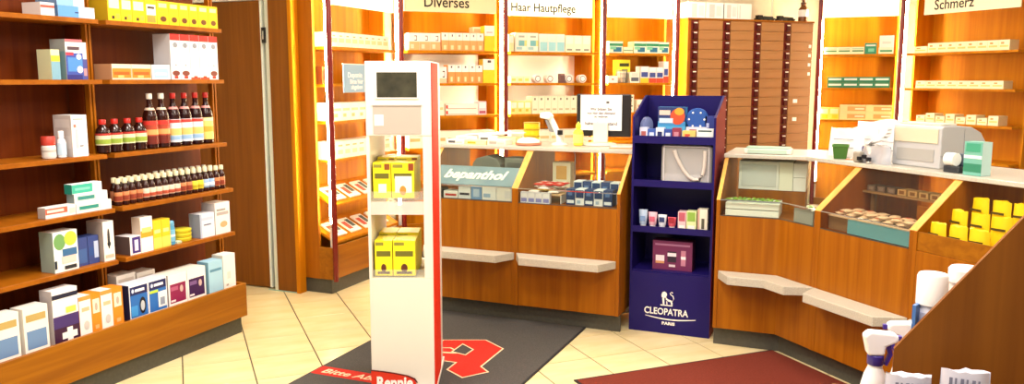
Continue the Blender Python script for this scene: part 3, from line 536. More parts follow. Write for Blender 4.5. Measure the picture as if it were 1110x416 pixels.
for i, (a, b, h) in enumerate(((.39, .474, .145), (.477, .552, .138), (.554, .628, .138), (.63, .68, .19))):
    carton(F4, a, .04, 1.47, b - a, .09, h, '#E6E2DC', ((0, 1, .0, .3, '#E8C030' if i == 0 else '#C84A30'), (.1, .9, .35, .65, '#44508E'), (.1, .9, .75, .95, '#F4F0EA')), 'vitamin_box', 'white vitamin box with a %s foot and blue picture%s' % ('yellow' if i == 0 else 'red', ', taller than its neighbours' if i == 3 else ''), 'box', 'red foot vitamin boxes' if i in (1, 2) else None)
for k in range(2): carton(F4, .227, .04, 1.21 + k * .078, .1, .09, .076, '#F2EACC', ((.1, .9, .65, .8, '#4A4838'), (.3, .8, .2, .4, '#A09870')), 'cream_box', ('upper' if k else 'lower') + ' of two stacked cream boxes with black bars beside the blue display')
row(F4, .36, .68, 4, 1.21, .11, .1, CR, ((.1, .9, .4, .6, '#E0A060'),), 'cream_box', 'cream and apricot box hidden behind the blue display', 'cream boxes behind the blue display')

row(F5, .06, .42, 3, 1.74, .068, .1, '#EEF0C8', ((.1, .95, .35, .55, '#4E8A50'), (.1, .95, .7, .8, '#A8C490')), 'green_line_box', 'flat cream box with a green line, top board behind the white bags', 'green line boxes, top board')
carton(F5, .423, .035, 1.74, .105, .11, .104, '#2C8C6A', ((.1, .9, .7, .85, '#DCEAD8'), (.3, .8, .2, .5, '#7CC8A8')), 'green_box', 'dark green box on the top board behind the white bags')
carton(F5, .545, .035, 1.74, .13, .1, .06, '#E4ECD0', ((.1, .9, .3, .6, '#4A9A6A'),), 'green_line_box', 'white and green box under a white box on the top board')
carton(F5, .55, .04, 1.801, .125, .1, .11, '#F4F0E6', ((.2, .8, .3, .5, '#E0DCD0'),), 'white_box', 'white box lying on a white and green box on the top board')
for k in range(2): 
    for i in range(4): carton(F5, .106 + i * .139, .04, 1.42 + k * .052, .137, .1, .051, '#2E8A62', ((.08, .92, .4, .75, '#E8F0E4'), (.0, 1, .0, .15, '#1E6A48')), 'green_box', 'flat green box with white lettering in two stacked rows behind the white bags', 'box', 'stacked green boxes', side='#1E6A48')
row(F5, .04, .226, 2, 1.112, .115, .12, '#F4E25A', ((.1, .9, .5, .9, '#FAF2B0'), (.3, .9, .1, .4, '#F0D820')), 'yellow_box', 'yellow box on the third board behind the white bags', 'yellow boxes behind the white bags')
for k in range(2):
    for i in range(2): carton(F5, .23 + i * .233, .04, 1.112 + k * .072, .231, .12, .07, '#F4E49A', ((.3, 1, .2, .8, '#E8B060'), (.6, .95, .4, .6, '#F8F0C8')), 'cream_orange_box', 'cream and orange flat box, stacked two high behind the white bags', 'box', 'cream and orange boxes')
def brow(z, items, lab, g):
    for a, b, h in items: carton(F6, a, .05, z, b - a - .002, .11, h, '#F4EAC4', ((.1, .9, .3, .5, '#E8C878'), (.2, .5, .6, .8, '#D89858')), 'pain_remedy_box', lab, 'box', g, side='#E8D8A8')
brow(1.74, [(.095, .24, .06)] + [(.247 + i * .1, .347 + i * .1, .085) for i in range(8)], 'cream box with orange print on the top board under Schmerz', 'cream boxes, Schmerz top board')
brow(1.42, [(.14 + i * .11, .25 + i * .11, .068) for i in range(8)], 'cream box with orange print on the second board under Schmerz', 'cream boxes, Schmerz second board')
brow(1.112, [(.17 + i * .105, .265 + i * .105, .06 + .022 * (i % 2)) for i in range(8)], 'small cream box with orange print on the third board under Schmerz', 'cream boxes, Schmerz third board')

# ================================================================== COUNTERS
TOPZ = 1.052
SIDE = [(0, .106), (0, .84), (.262, TOPZ - .004), (.66, TOPZ - .004), (.66, .106)]
def pt_along(pts, t0):
    a, b = Vector(pts[0]), Vector(pts[1]); d = (b - a).normalized(); return a + d * t0
def counter(pts, label, name='counter_unit', end_gap=(.0, .0), ledge=True, glass=GLASS, slant_glass=True, led=(.0, .0), open_bin=False):
    org = pts[0]; t = thing(name, label, 'counter', (org[0], org[1], 0))
    SW = lambda nm, prof, P, m, bv=0, par=t: MB().sweep(prof, P, m, org).build(nm, par, (0, 0, 0), 0, bv, 1)
    a0, a1 = Vector(pts[0]), Vector(pts[-1]); d0 = (Vector(pts[1]) - a0).normalized(); d1 = (a1 - Vector(pts[-2])).normalized()
    th = .02
    inner = [tuple(a0 + d0 * (th + .001))] + list(pts[1:-1]) + [tuple(a1 - d1 * (th + .001))]
    SW('kick_board', [(.045, 0), (.045, .104), (.06, .104), (.06, 0)], pts, KICK)
    SW('front_panel', [(0, .107), (0, .752), (.018, .752), (.018, .107)], inner, WOOD, .001)
    for P in ([tuple(a0), tuple(a0 + d0 * th)], [tuple(a1 - d1 * th), tuple(a1)]):
        sp_ = SW('side_panel', SIDE, P, WOOD)
        SW('beech_edge', [(-.003, .84), (.2595, TOPZ - .001), (.262, TOPZ - .0045), (-.0005, .8365)], P, EDGE, 0, sp_)
    SW('deck', [(.02, .735), (.02, .751), (.62, .751), (.62, .735)], inner, WOODS)
    SW('rear_panel', [(.64, .107), (.64, .75), (.655, .75), (.655, .107)], inner, WOOD)
    SW('glass_strip', [(.004, .754), (.004, .837), (.009, .837), (.009, .754)], inner, glass if not open_bin else WOODH)
    if not open_bin:
        SW('glass_rail', [(-.001, .8375), (-.001, .843), (.012, .843), (.012, .8375)], inner, CHROME)
        SW('sloped_glass', [(.008, .8435), (.262, TOPZ - .003), (.266, TOPZ - .006), (.0125, .8435)], inner, glass)
        SW('bottom_rail', [(-.001, .7505), (-.001, .754), (.012, .754), (.012, .7525)], inner, M('#4A4238', .4))
    if ledge:
        c = .07; L0, L1 = led
        P = [Vector(p) for p in pts]; q0 = P[0] + d0 * L0; q1 = P[-1] - d1 * L1
        n0 = Vector((d0.y, -d0.x)); n1 = Vector((d1.y, -d1.x)); dep = .135
        outer = [q0 + n0 * .001]; outer.append(q0 + d0 * c + n0 * dep)
        if len(P) == 3:
            bis = (n0 + n1) / (1 + n0.dot(n1)); outer.append(P[1] + bis * dep)
        outer.append(q1 - d1 * c + n1 * dep); outer.append(q1 + n1 * .001)
        if len(P) == 3: outer.append(P[1] + (n0 + n1) / (1 + n0.dot(n1)) * .001)
        b = MB(); b.prism([(v.x - org[0], v.y - org[1]) for v in outer], .046, STONE, 'z', .394); b.build('ledge', t, (0, 0, 0), 0, .003, 2)
    return t
L0, L1_, L2 = (-2.555, 4.60), (-1.914, 4.60), (-1.250, 4.60)
counter([L0, (-1.9145, 4.60)], 'wooden counter unit with glass front showing a grey blue slanted banner', led=(.0, .004))
counter([(-1.9135, 4.60), L2], 'wooden counter unit with glass front showing red and dark blue packs', led=(.008, .02))
A0, A1, A2, A3, A4 = (-.700, 4.60), (-.362, 4.60), (-.165, 4.403), (.252, 3.986), (.70, 3.538)
counter([A0, A1, A2], 'bent wooden counter unit with a glass front and green leaf packs inside', led=(.02, .0))
e = .0006
counter([(A2[0] + e, A2[1] - e), A3], 'wooden counter unit with smoked glass front and a pale blue strip', glass=SMOKE, led=(.0, .0))
counter([(A3[0] + e, A3[1] - e), A4], 'wooden counter unit with an open bin of yellow packs', open_bin=True, led=(.01, .0))
def worktop(pts, label, run=(.25, .74)):
    o = MB().sweep([(run[0], TOPZ), (run[0], TOPZ + .022), (run[1], TOPZ + .022), (run[1], TOPZ)], pts, TOP, pts[0]).build('worktop', None, (pts[0][0], pts[0][1], 0), 0, .003, 2)
    return tag(o, label, 'worktop')
worktop([(-2.56, 4.60), (-1.245, 4.60)], 'pale grey worktop over the counter with the computer screen')
worktop([(-.705, 4.60), A1, (A4[0] + .004, A4[1] - .004)], 'pale grey bent worktop over the counter with the printer')
TZ = TOPZ + .0225
FC = Frame(0, 4.6, 0)          # straight counter: lx = world x
FR = Frame(A1[0], A1[1], -45)  # angled counter

# slanted banner in the first unit
bn = thing('banner', 'grey blue slanted banner with white italic lettering behind the counter glass', 'banner', (-2.50, 4.625, .842))
sl = math.atan2(.208, .262)
o = MB().box(0, .565, 0, .165, 0, .004, noise_mat('banner_blue', '#6E8492', '#8A9EAA', (6, 6, 6), .4)).build('panel', bn); o.rotation_euler = (sl, 0, 0)
text('bepanthol', .105, WHITE, bn, (.06, .055 * math.cos(sl) - .005 * math.sin(sl), .055 * math.sin(sl) + .005 * math.cos(sl)), (sl, 0, 0), shear=.25, bold=.0032, sx=1.0)
DZ = .7522
# window boxes below the banner
def showbox(F, lx, ly, w_, d, h, col, pr, nm, label, z=DZ, group=None, rz=0): return carton(F, lx, ly, z, w_, d, h, col, pr, nm, label, 'box', group, rz)
showbox(FC, -2.52, .03, .09, .08, .06, '#3A342E', ((.2, .8, .2, .8, '#D8D0C8'),), 'dark_box', 'small dark box behind the lower glass under the banner')
showbox(FC, -2.42, .03, .10, .08, .045, '#F0EEEA', ((.1, .9, .3, .6, '#C03A34'),), 'white_box', 'low white box with a red bar behind the lower glass under the banner')
showbox(FC, -2.315, .03, .085, .08, .075, '#EDEFF2', ((.1, .9, .3, .5, '#3A3A48'),), 'white_box', 'white box with a dark bar behind the lower glass under the banner')
showbox(FC, -2.225, .03, .07, .08, .082, '#7FA6D6', ((.2, .8, .2, .8, '#B8D0EC'),), 'blue_box', 'light blue box behind the lower glass under the banner')
showbox(FC, -2.15, .03, .095, .08, .08, '#F2F4F6', ((.1, .6, .2, .5, '#A4C0E0'),), 'white_box', 'white box with pale blue print behind the lower glass under the banner')
showbox(FC, -2.05, .03, .11, .08, .078, '#F4F3EF', ((.5, .9, .2, .8, '#E4E6EA'),), 'white_box', 'plain white box beside the unit wall behind the lower glass under the banner')
# grey bins seen behind the banner
for i, (x, w_) in enumerate(((-2.33, .2), (-2.10, .15))):
    t = thing('grey_bin', 'grey rounded plastic bin behind the banner' if i == 0 else 'grey square plastic bin behind the banner', 'bin', (x, 4.87, DZ))
    if i == 0:
        b = MB(); b.prism([(0, 0), (w_, 0), (w_, .2), (w_ * .85, .235), (w_ * .5, .255), (w_ * .15, .235), (0, .2)], .16, M('#7C7B70', .6), 'y', 0); b.build('shell', t, bevel=.004)
        MB().box(.03, w_ - .03, -.004, -.0005, .1, .12, M('#66655C', .6)).build('grip_slot', t)
    else:
        b = MB(); b.box(0, w_, 0, .14, 0, .245, M('#7A7A70', .6)); b.build('shell', t, bevel=.006)
        MB().box(.02, w_ - .02, -.004, -.0005, .19, .215, M('#66655C', .6)).build('grip_slot', t)
# second unit: packs and hooks
def pillow(F, lx, ly, z, w_, d, h, col, stripe, nm, label, group, rz=0, tilt=0):
    k = ('pillow', w_, d, h, col, stripe)
    if k not in CACHE:
        b = MB(); V = []; Fc = []; nx, ny = 6, 5
        for sgn in (1, -1):
            n0 = len(V)
            for j in range(ny):
                for i in range(nx):
                    u, v = i / (nx - 1), j / (ny - 1); bul = (max(0, 4 * u * (1 - u)) ** .5) * (max(0, 4 * v * (1 - v)) ** .5)
                    V.append(((u - .5) * w_, (v - .5) * d, h / 2 + sgn * h / 2 * bul + sgn * .0008))
            for j in range(ny - 1):
                for i in range(nx - 1):
                    q = (n0 + j * nx + i, n0 + j * nx + i + 1, n0 + (j + 1) * nx + i + 1, n0 + (j + 1) * nx + i); Fc.append((q if sgn > 0 else q[::-1], 1 if (stripe and 1 <= i <= 3 and sgn > 0 and j in (1, 2)) else 0))
        for f, m in Fc: pass
        b.v = V
        for f, m in Fc: b.f.append(list(f)); b.m.append(b.mi(M(stripe if m else col, .3))); b.sm.append(True)
        per = [i for i in range(nx)] + [j * nx + nx - 1 for j in range(1, ny)] + [(ny - 1) * nx + i for i in range(nx - 2, -1, -1)] + [j * nx for j in range(ny - 2, 0, -1)]
        m_ = b.mi(M(col, .3)); off = nx * ny
        for i in range(len(per)): a_, c_ = per[i], per[(i + 1) % len(per)]; b.f.append([a_, a_ + off, c_ + off, c_]); b.m.append(m_); b.sm.append(False)
        CACHE[k] = b.mesh(nm)
    o = link(nm, CACHE[k], None, F.p(lx, ly, z)); o.rotation_euler = (tilt, 0, R(F.rz + rz)); return tag(o, label, 'pack', group)
tr = thing('pack_tray', 'low clear tray carrying red and white packs', 'tray', (-1.875, 4.66, .80))
MB().box(0, .24, 0, .24, 0, .006, M('#D8B48A', .5)).build('tray_floor', tr)
for x in (0, .234): MB().box(x, x + .006, 0, .24, -.0485, -.0005, M('#E8E4DC', .5)).build('tray_leg', tr)
for i in range(9):
    pillow(FC, -1.82 + .06 * (i % 3) + .01 * (i // 3), .11 + .075 * ((i // 3) % 3), .8065 + .0 + .021 * (i % 2), .07, .068, .02, '#F0E8E2', '#D03A28', 'red_white_pack', 'small white sachet with a red band heaped behind the counter glass', 'red and white sachets', rz=8 * (i % 3) - 8)
for i in range(6):
    pillow(FC, -1.80 + .065 * (i % 3), .12 + .09 * (i // 3), .850, .06, .06, .018, '#C83426', '#F2E8E0', 'red_pack', 'small red sachet with a white band on the heap behind the counter glass', 'red sachets', rz=-12 * (i % 3))
for i in range(4): showbox(FC, -1.885 + .048 * i, .018, .046, .03, .066, '#E8E6F2', ((.1, .9, .1, .45, '#8E8CC8'), (.1, .9, .6, .9, '#F6F4FA')), 'lilac_box', 'little white and lilac box behind the lower glass under the red sachets', group='lilac boxes')
for r_ in range(2):
    for i in range(5):
        showbox(FC, -1.60 + .058 * i + .01 * r_, .05 + .11 * r_, .055, .09, .095 + .035 * r_, '#E8ECF0' if (i + r_) % 2 else '#28406E', ((.05, .95, .45, .95, '#203A66'), (.2, .6, .1, .3, '#9CB4CC')) if (i + r_) % 2 else ((.1, .9, .1, .3, '#DDE4EC'), (.2, .7, .6, .8, '#5878A8')), 'navy_pack', 'navy and white pack in the %s row behind the counter glass' % ('front' if r_ == 0 else 'rear'), group='navy and white packs, %s row' % ('front' if r_ == 0 else 'rear'))
for i, x in enumerate((-1.635, -1.50, -1.44)):
    tag(MB().tube([(x, 4.64 + .28, DZ), (x, 4.92, 1.02), (x, 4.90, 1.045)], .004, CHROME, 8).build('display_rod', None), 'thin chrome display rod in the counter unit with navy packs', 'rod', 'chrome rods')
showbox(FC, -1.80, .36, .12, .09, .22, '#EADFC0', ((.2, .8, .5, .9, '#D8A860'), (.2, .7, .1, .3, '#8A9A70')), 'picture_box', 'cream box with a picture behind the red sachets')
# bent unit: leaf packs on a white tray, white drawer block
t = thing('white_tray', 'white two tier tray with a dark slot behind the lower glass of the bent counter', 'tray', (-.655, 4.625, DZ))
MB().box(0, .285, 0, .20, 0, .034, M('#F4F1E8', .5)).build('lower_tier', t, bevel=.002); MB().box(.004, .281, .004, .196, .0345, .038, M('#6A685E', .5)).build('slot', t); MB().box(0, .285, 0, .20, .0385, .072, M('#F4F1E8', .5)).build('upper_tier', t, bevel=.002)
for i in range(7):
    x, y = -.625 + .036 * i, .08 + .05 * (i % 2)
    t = thing('leaf_pack', 'bundle of green leaves on the white tray behind the counter glass', 'herbs', FC.p(x, y, DZ + .0725), 30 * i, 'leaf bundles')
    for k in range(5):
        a = k * 1.25; l = .058
        MB().add([(0, 0, .004), (l * .5 * math.cos(a - .35), l * .5 * math.sin(a - .35), .016), (l * math.cos(a), l * math.sin(a), .012), (l * .5 * math.cos(a + .35), l * .5 * math.sin(a + .35), .016), (l * .5 * math.cos(a), l * .5 * math.sin(a), .008)], [(0, 1, 2, 4), (0, 4, 2, 3), (0, 1, 4), (0, 4, 3), (1, 2, 3), (0, 1, 3)], M(['#8CB03A', '#6E9A2C', '#A8C454'][k % 3], .5)).build('leaf', t)
t = thing('white_drawer_block', 'white drawer block seen through the glass of the bent counter', 'drawers', (-.63, 4.95, .862))
MB().box(0, .225, 0, .2, 0, .165, M('#F2F0E8', .4)).build('block', t, bevel=.002); MB().box(.015, .21, -.004, -.0005, .02, .145, M('#D8D8D2', .15)).build('mirror_front', t)
MB().box(.2265, .302, 0, .2, 0, .165, M('#F4F0DC', .5)).build('cream_column', t); MB().box(.304, .375, 0, .2, .08, .16, WHITE).build('drawer', t, bevel=.002); MB().box(.304, .375, 0, .2, .0, .078, WHITE).build('drawer', t, bevel=.002); MB().box(.302, .304, .004, .2, 0, .165, BLACK).build('gap_strip', t)
MB().box(.0, .375, .005, .195, -.1105, -.0005, WOOD).build('foot', t)
FRo = FR
for i in range(3):
    t = thing('dark_pack', 'dark foil bag of white green blossoms beside the unit wall of the bent counter', 'bag', FR.p(.07 + .065 * i, .14 + .03 * (i % 2), DZ), 20 * i, 'blossom bags')
    MB().lathe([(.02, 0), (.03, .012), (.026, .045), (.02, .055)], M('#1E2026', .35), 10).build('bag', t)
    for k in range(5): MB().lathe([(.004, .054), (.011, .062), (.009, .072), (.003, .076)], M(['#DCE4C0', '#9CB860', '#F0F2E4'][k % 3], .5), 8, .012 * math.cos(k * 1.256), .012 * math.sin(k * 1.256)).build('blossom', t)
MBm = tag(MB().box(.0, .14, 0, .008, 0, .075, M('#9A9890', .2)).build('grey_card', None, FR.p(.085, .02, DZ), -45), 'small grey card standing behind the lower glass of the bent counter', 'card')
# smoked unit: tray of packs, inner glass shelf with small boxes, pale blue strip
tag(MB().box(0, .376, 0, .01, 0, .068, M('#6CC8FF', .5)).build('blue_strip', None, FR.p(.468, .0145, DZ + .003), -45), 'pale blue strip behind the lower smoked glass', 'strip')
t = thing('pack_tray', 'white tray behind the smoked glass heaped with small packs', 'tray', FR.p(.312, .045, DZ), -45)
MB().box(0, .50, 0, .2, 0.0, .066, M('#8A7A68', .5)).build('riser', t)
MB().box(-.004, .504, -.004, .204, .0665, .072, M('#E4DED4', .5)).build('tray_floor', t)
for i in range(24):
    pillow(FR, .345 + .038 * (i % 12) + .01 * (i // 12), .095 + .06 * (i // 12), DZ + .0725 + .017 * (i % 2), .05, .055, .016, '#EFE6DE', '#CC5A44' if i % 3 == 0 else '#D8CFC8', 'small_pack', 'small pale sachet %s heaped on the tray behind the smoked glass' % ('with a red band' if i % 3 == 0 else 'without a red band'), 'red band sachets, smoked glass' if i % 3 == 0 else 'plain sachets, smoked glass', rz=17 * (i % 5) - 30)
t = thing('inner_shelf', 'narrow inner shelf behind the smoked glass', 'shelf', FR.p(.30, .27, .925), -45)
MB().box(0, .53, 0, .12, 0, .01, M('#9A8468', .3)).build('board', t)
for x in (.01, .50): MB().box(x, x + .02, .05, .07, .751 - .925, -.0005, M('#8A7050', .4)).build('support', t)
for i in range(8):
    carton(FR, .315 + .064 * i, .285, .9355, .05, .07, .028, '#C8B48C' if i > 2 else '#6A6468', ((.2, .8, .2, .8, '#7A5A38' if i > 2 else '#8A868C'),), 'tiny_box', ('tiny tan box' if i > 2 else 'tiny grey box') + ' on the inner shelf behind the smoked glass', 'box', 'tan boxes on the inner shelf' if i > 2 else 'grey boxes on the inner shelf')
YELLOW_BAGS = True

# ================================================================== ON THE WORKTOPS
# leaflets and boxes heap at the left end
pal = ['#F4F0E4', '#F6E9A8', '#EEE6D4', '#F2DC8A', '#F6F2EA']
hp = [(-2.535, .30, .13, .11, .030), (-2.395, .30, .15, .10, .026), (-2.235, .30, .13, .11, .034), (-2.16, .545, .10, .09, .03), (-2.53, .43, .16, .12, .045), (-2.36, .43, .14, .12, .052), (-2.215, .43, .125, .1, .044)]
for i, (x, y, w_, d, h) in enumerate(hp):
    carton(FC, x, y, TZ, w_, d, h, pal[i % 5], ((.1, .5, .2, .7, ['#4A4A50', '#D8B030', '#B0A898', '#7A7468', '#C8A860'][i % 5]), (.55, .9, .2, .5, '#D8D0B8')), 'leaflet_box', ['white leaflet box with a black mark', 'pale yellow leaflet box with gold print', 'ivory leaflet box with grey print', 'yellow leaflet box with brown print', 'white leaflet box with tan print', 'broad white leaflet box with black print', 'broad yellow leaflet box'][i] + ' on the worktop before the Diverses bay')
t = thing('brochure_heap', 'low fan of white brochures lying on the leaflet boxes', 'brochure', FC.p(-2.47, .45, TZ + .0528), 0)
for i in range(4): MB().box(0, .2, 0, .1, i * .005, i * .005 + .004, M('#F6F3EA', .5)).build('brochure', t, (.07 * i, .0, 0), 3 * i - 4)
t = thing('red_tray', 'pale money tray with red rim on the worktop', 'tray', FC.p(-1.985, .40, TZ), 0)
MB().lathe([(.07, 0), (.085, .004), (.088, .018), (.08, .018)], M('#E08A6A', .4), 24).build('rim', t); 
b = MB(); b.lathe([(.078, .0185), (.07, .034), (.045, .045), (.01, .05)], M('#F6EEE4', .5), 24); b.build('paper_dome', t)
for k in range(3):
    t = thing('pastille_tin', ('bottom', 'middle', 'top')[k] + ' tin of a yellow pastille tin tower by the white scanner', 'tin', (-2.065 , 5.265, TZ + .045 * k))
    MB().lathe([(.052, 0), (.055, .002), (.055, .034), (.052, .034)], M('#E8C820', .35), 20).build('tin_base', t); MB().lathe([(.056, .0345), (.0565, .036), (.0565, .0435), (.053, .0445)], M('#B89A20', .35), 20).build('lid', t)
# scanner on a stand
t = thing('barcode_scanner', 'white barcode scanner leaning on its curved stand', 'scanner', FC.p(-1.79, .46, TZ), 0)
MB().lathe([(.05, 0), (.052, .004), (.045, .014), (.02, .02)], M('#EDE9DE', .35), 20).build('foot', t)
b = MB(); b.tube([(0, 0, .016), (-.005, 0, .06), (-.03, 0, .11), (-.05, 0, .15), (-.072, 0, .185), (-.1, -.01, .2)], .02, M('#F0ECE2', .35), 10); b.build('handle', t)
b = MB(); b.prism([(-.13, .178), (-.06, .165), (-.045, .19), (-.075, .215), (-.125, .212)], .06, M('#F2EEE4', .35), 'y', -.035); b.build('head', t, bevel=.008)
MB().prism([(-.06, .09), (-.035, .085), (-.075, .165), (-.09, .165)], .02, M('#8A8A84', .4), 'y', -.034).build('trigger', t); MB().box(-.005, .03, -.03, -.022, .07, .1, BLACK).build('black_badge', t)
bottle(FC, -1.665, .47, TZ, [(.025, 0), (.032, .005), (.033, .085), (.026, .1), (.014, .108), (.013, .118)], (.02, .075, .033), ('#F2DC48', '#F4E278', '#F4D83A'), 'yellow_bottle', 'round yellow bottle on the worktop beside the computer screen', None, cap=[(.0145, .114), (.017, .116), (.017, .135), (.006, .15), (.004, .155)])
# monitor with paper notice
t = thing('monitor', 'flat computer monitor seen from behind with a paper notice stuck on', 'monitor', (-1.545, 5.16, TZ), 0)
MB().lathe([(.105, 0), (.11, .004), (.1, .014), (.06, .018)], M('#E6DFCC', .4), 24).build('stand_foot', t)
b = MB(); b.prism([(-.05, .0), (.05, .0), (.045, .03), (-.045, .03)], .13, M('#EAE3D0', .4), 'z', .0185); b.build('stand_neck', t, (0, .0, 0), 0, .004)
MB().box(-.175, .19, .035, .06, .055, .33, M('#1C1A1A', .4)).build('screen_shell', t, bevel=.006)
MB().box(-.16, .175, .0605, .062, .075, .315, M('#2A3038', .15)).build('screen', t)
nt_ = MB().box(-.145, .135, .028, .0285, .095, .325, M('#F8F5F0', .5)).build('paper_notice', t); nt_['label'] = 'white paper notice'
for s_, z, sz in (('Wir bitten Sie', .225, .026), ('von hier den Abstand', .2, .022), ('zu wahren', .178, .022), ('halten Sie Abstand', .13, .03)):
    text(s_, sz, M('#4A4448', .6), t, (-.005, .0275, z), align='CENTER', sx=.98, bold=.0004)
MB().box(.03, .05, .027, .0278, .27, .285, M('#606060', .5)).build('stamp', nt_)
MB().box(-.14, .03, .035 - .012, .034, .03, .05, M('#CFC8B8', .5)).build('cable_clip', t)
t = thing('note_pad', 'flat orange and cream note pad lying on the worktop beside the monitor', 'pad', FC.p(-1.42, .34, TZ), 8)
MB().box(0, .14, 0, .08, 0, .006, M('#E8A070', .5)).build('cover', t); MB().box(.004, .136, .004, .076, .0062, .012, M('#F4E8DC', .5)).build('pages', t)

# right worktop
t = thing('letter_scale', 'flat pale green and white letter scale on the bent worktop', 'scale', FC.p(-.60, .30, TZ), 0)
MB().box(0, .26, 0, .14, 0, .03, M('#E8E6D8', .4)).build('housing', t, bevel=.006)
MB().box(.02, .235, -.003, -.0003, .004, .026, M('#B8CEBC', .35)).build('front_strip', t); MB().box(.01, .25, .01, .13, .0305, .038, M('#9CC0A8', .35)).build('platform', t, bevel=.002)
t = thing('flower_pot', 'small green square pot with dark soil on the bent worktop', 'pot', FR.p(.06, .34, TZ), 0)
b = MB(); a_ = .032; c_ = .04; b.add([(-a_, -a_, 0), (a_, -a_, 0), (a_, a_, 0), (-a_, a_, 0), (-c_, -c_, .065), (c_, -c_, .065), (c_, c_, .065), (-c_, c_, .065)], [(0, 3, 2, 1), (4, 5, 6, 7), (0, 1, 5, 4), (1, 2, 6, 5), (2, 3, 7, 6), (3, 0, 4, 7)], M('#3E6A24', .5)); b.build('pot_body', t, bevel=.002)
b = MB()
for a in ((-.043, .043, -.043, -.037), (-.043, .043, .037, .043), (-.043, -.037, -.037, .037), (.037, .043, -.037, .037)): b.box(*a, .0655, .076, M('#4A7A2C', .5))
b.build('rim', t); MB().box(-.036, .036, -.036, .036, .0655, .07, M('#4A3018', .9)).build('soil', t)
# white bags pile
def bagmesh(w_, d, h, seed, mat, wob=.05, rough=.006):
    rnd = random.Random(seed); b = MB(); V = []; nx, nz = 9, 6
    for s_ in (0, 1):
        for j in range(nz):
            for i in range(nx):
                u, v = i / (nx - 1), j / (nz - 1); bul = (4 * u * (1 - u)) ** .5
                V.append(((u - .5) * w_ * (1 - .1 * v), (1 if s_ else -1) * (d / 2) * bul * (1 - .35 * v) + rnd.uniform(-rough, rough), v * h * (1 + wob * math.sin(u * 5 + seed)) + (rnd.uniform(-.004, .004) if 0 < j else 0)))
    F_ = []; o2 = nx * nz
    for j in range(nz - 1):
        for i in range(nx - 1):
            q = (j * nx + i, j * nx + i + 1, (j + 1) * nx + i + 1, (j + 1) * nx + i); F_.append(q); F_.append(tuple(o2 + k for k in q[::-1]))
    for i in range(nx - 1): F_.append((i, o2 + i, o2 + i + 1, i + 1)); k = (nz - 1) * nx; F_.append((k + i, k + i + 1, o2 + k + i + 1, o2 + k + i))
    for j in range(nz - 1): F_.append((j * nx, (j + 1) * nx, o2 + (j + 1) * nx, o2 + j * nx)); k = nx - 1; F_.append((j * nx + k, o2 + j * nx + k, o2 + (j + 1) * nx + k, (j + 1) * nx + k))
    b.add(V, F_, mat, True); return b
for i in range(9):   # yellow packs in the open bin
    a, b_ = i % 3, i // 3
    t = thing('yellow_pack', 'yellow foil pack with dark lettering in the %s row of the open bin' % ('front', 'middle', 'rear')[b_], 'pack', FR.p(.945 + .1 * a + .02 * b_, .06 + .1 * b_, .7525), -45 + 8 * (a - 1), 'yellow foil packs, %s row' % ('front', 'middle', 'rear')[b_])
    bagmesh(.095, .05, .13 + .05 * b_, 30 + i, M('#EFC814', .4), .01, .002).build('pouch', t)
    MB().box(-.03, .03, -.0275, -.0268, .075 + .05 * b_, .085 + .05 * b_, M('#4A3C10', .5)).build('print_line', t)
WB = M('#F6F2EE', .5)
for i, (lx, ly, w_, h, rz) in enumerate(((-.02, .46, .2, .16, 0), (.07, .60, .26, .2, 0), (.22, .52, .15, .17, -6))):
    t = thing('paper_bag', ['white paper bag with grey lettering beside the green pot', 'tall white paper bag behind other bags', 'small white paper bag beside the printer'][i], 'bag', FR.p(lx, ly, TZ), rz - 20)
    bagmesh(w_, .06, h, i + 3, WB).build('bag_body', t)
    for k in range(2): MB().box(-w_ * .3, w_ * .25, -.037, -.036, .05 + k * .045, .054 + k * .045, M('#8A8A94', .5)).build('print_line', t)
t = thing('orange_leaflets', 'orange and white leaflets spread before the white paper bags', 'leaflet', FR.p(.12, .32, TZ), -20)
for k in range(4): MB().box(0, .09, 0, .06, k * .003, k * .003 + .0025, M(['#E8703A', '#F4ECE4', '#F0A070', '#F6F2EA'][k], .5)).build('leaflet', t, (.018 * k, .01 * (k % 2), 0), 10 * k)
# crumpled pack
t = thing('silver_pack', 'crumpled silver and white plastic pack with a blue tip before the printer', 'pack', FR.p(.33, .315, TZ), -43)
bagmesh(.2, .07, .09, 11, M('#C4C6CC', .22, .35)).build('pouch', t)
MB().box(-.11, -.06, -.045, .02, .0, .055, M('#9A9284', .5)).build('grey_block', t, bevel=.008)
for k in range(3): MB().lathe([(.011, .0), (.013, .002), (.013, .018), (.011, .02)], M('#16161C', .4), 12).build('dark_cap', t, (-.055 + .03 * k, -.055, .012 + .012 * (k % 2)))
MB().lathe([(.012, .056), (.014, .058), (.013, .078), (.01, .082)], M('#22206A', .35), 12, -.075, 0).build('blue_tip', t)
for k in range(4):
    o = MB().box(0, .13, -.02, .02, 0, .012, M(['#F4F2F0', '#E2E2E6', '#F6F4F2', '#D8DADF'][k], .3)).build('white_strip', t, (-.05 + .01 * k, .0 - .008 * k, .092 + .002 * k), 4 * k); o.rotation_euler = (0, -R(14 + 8 * k), R(10 * k - 14))
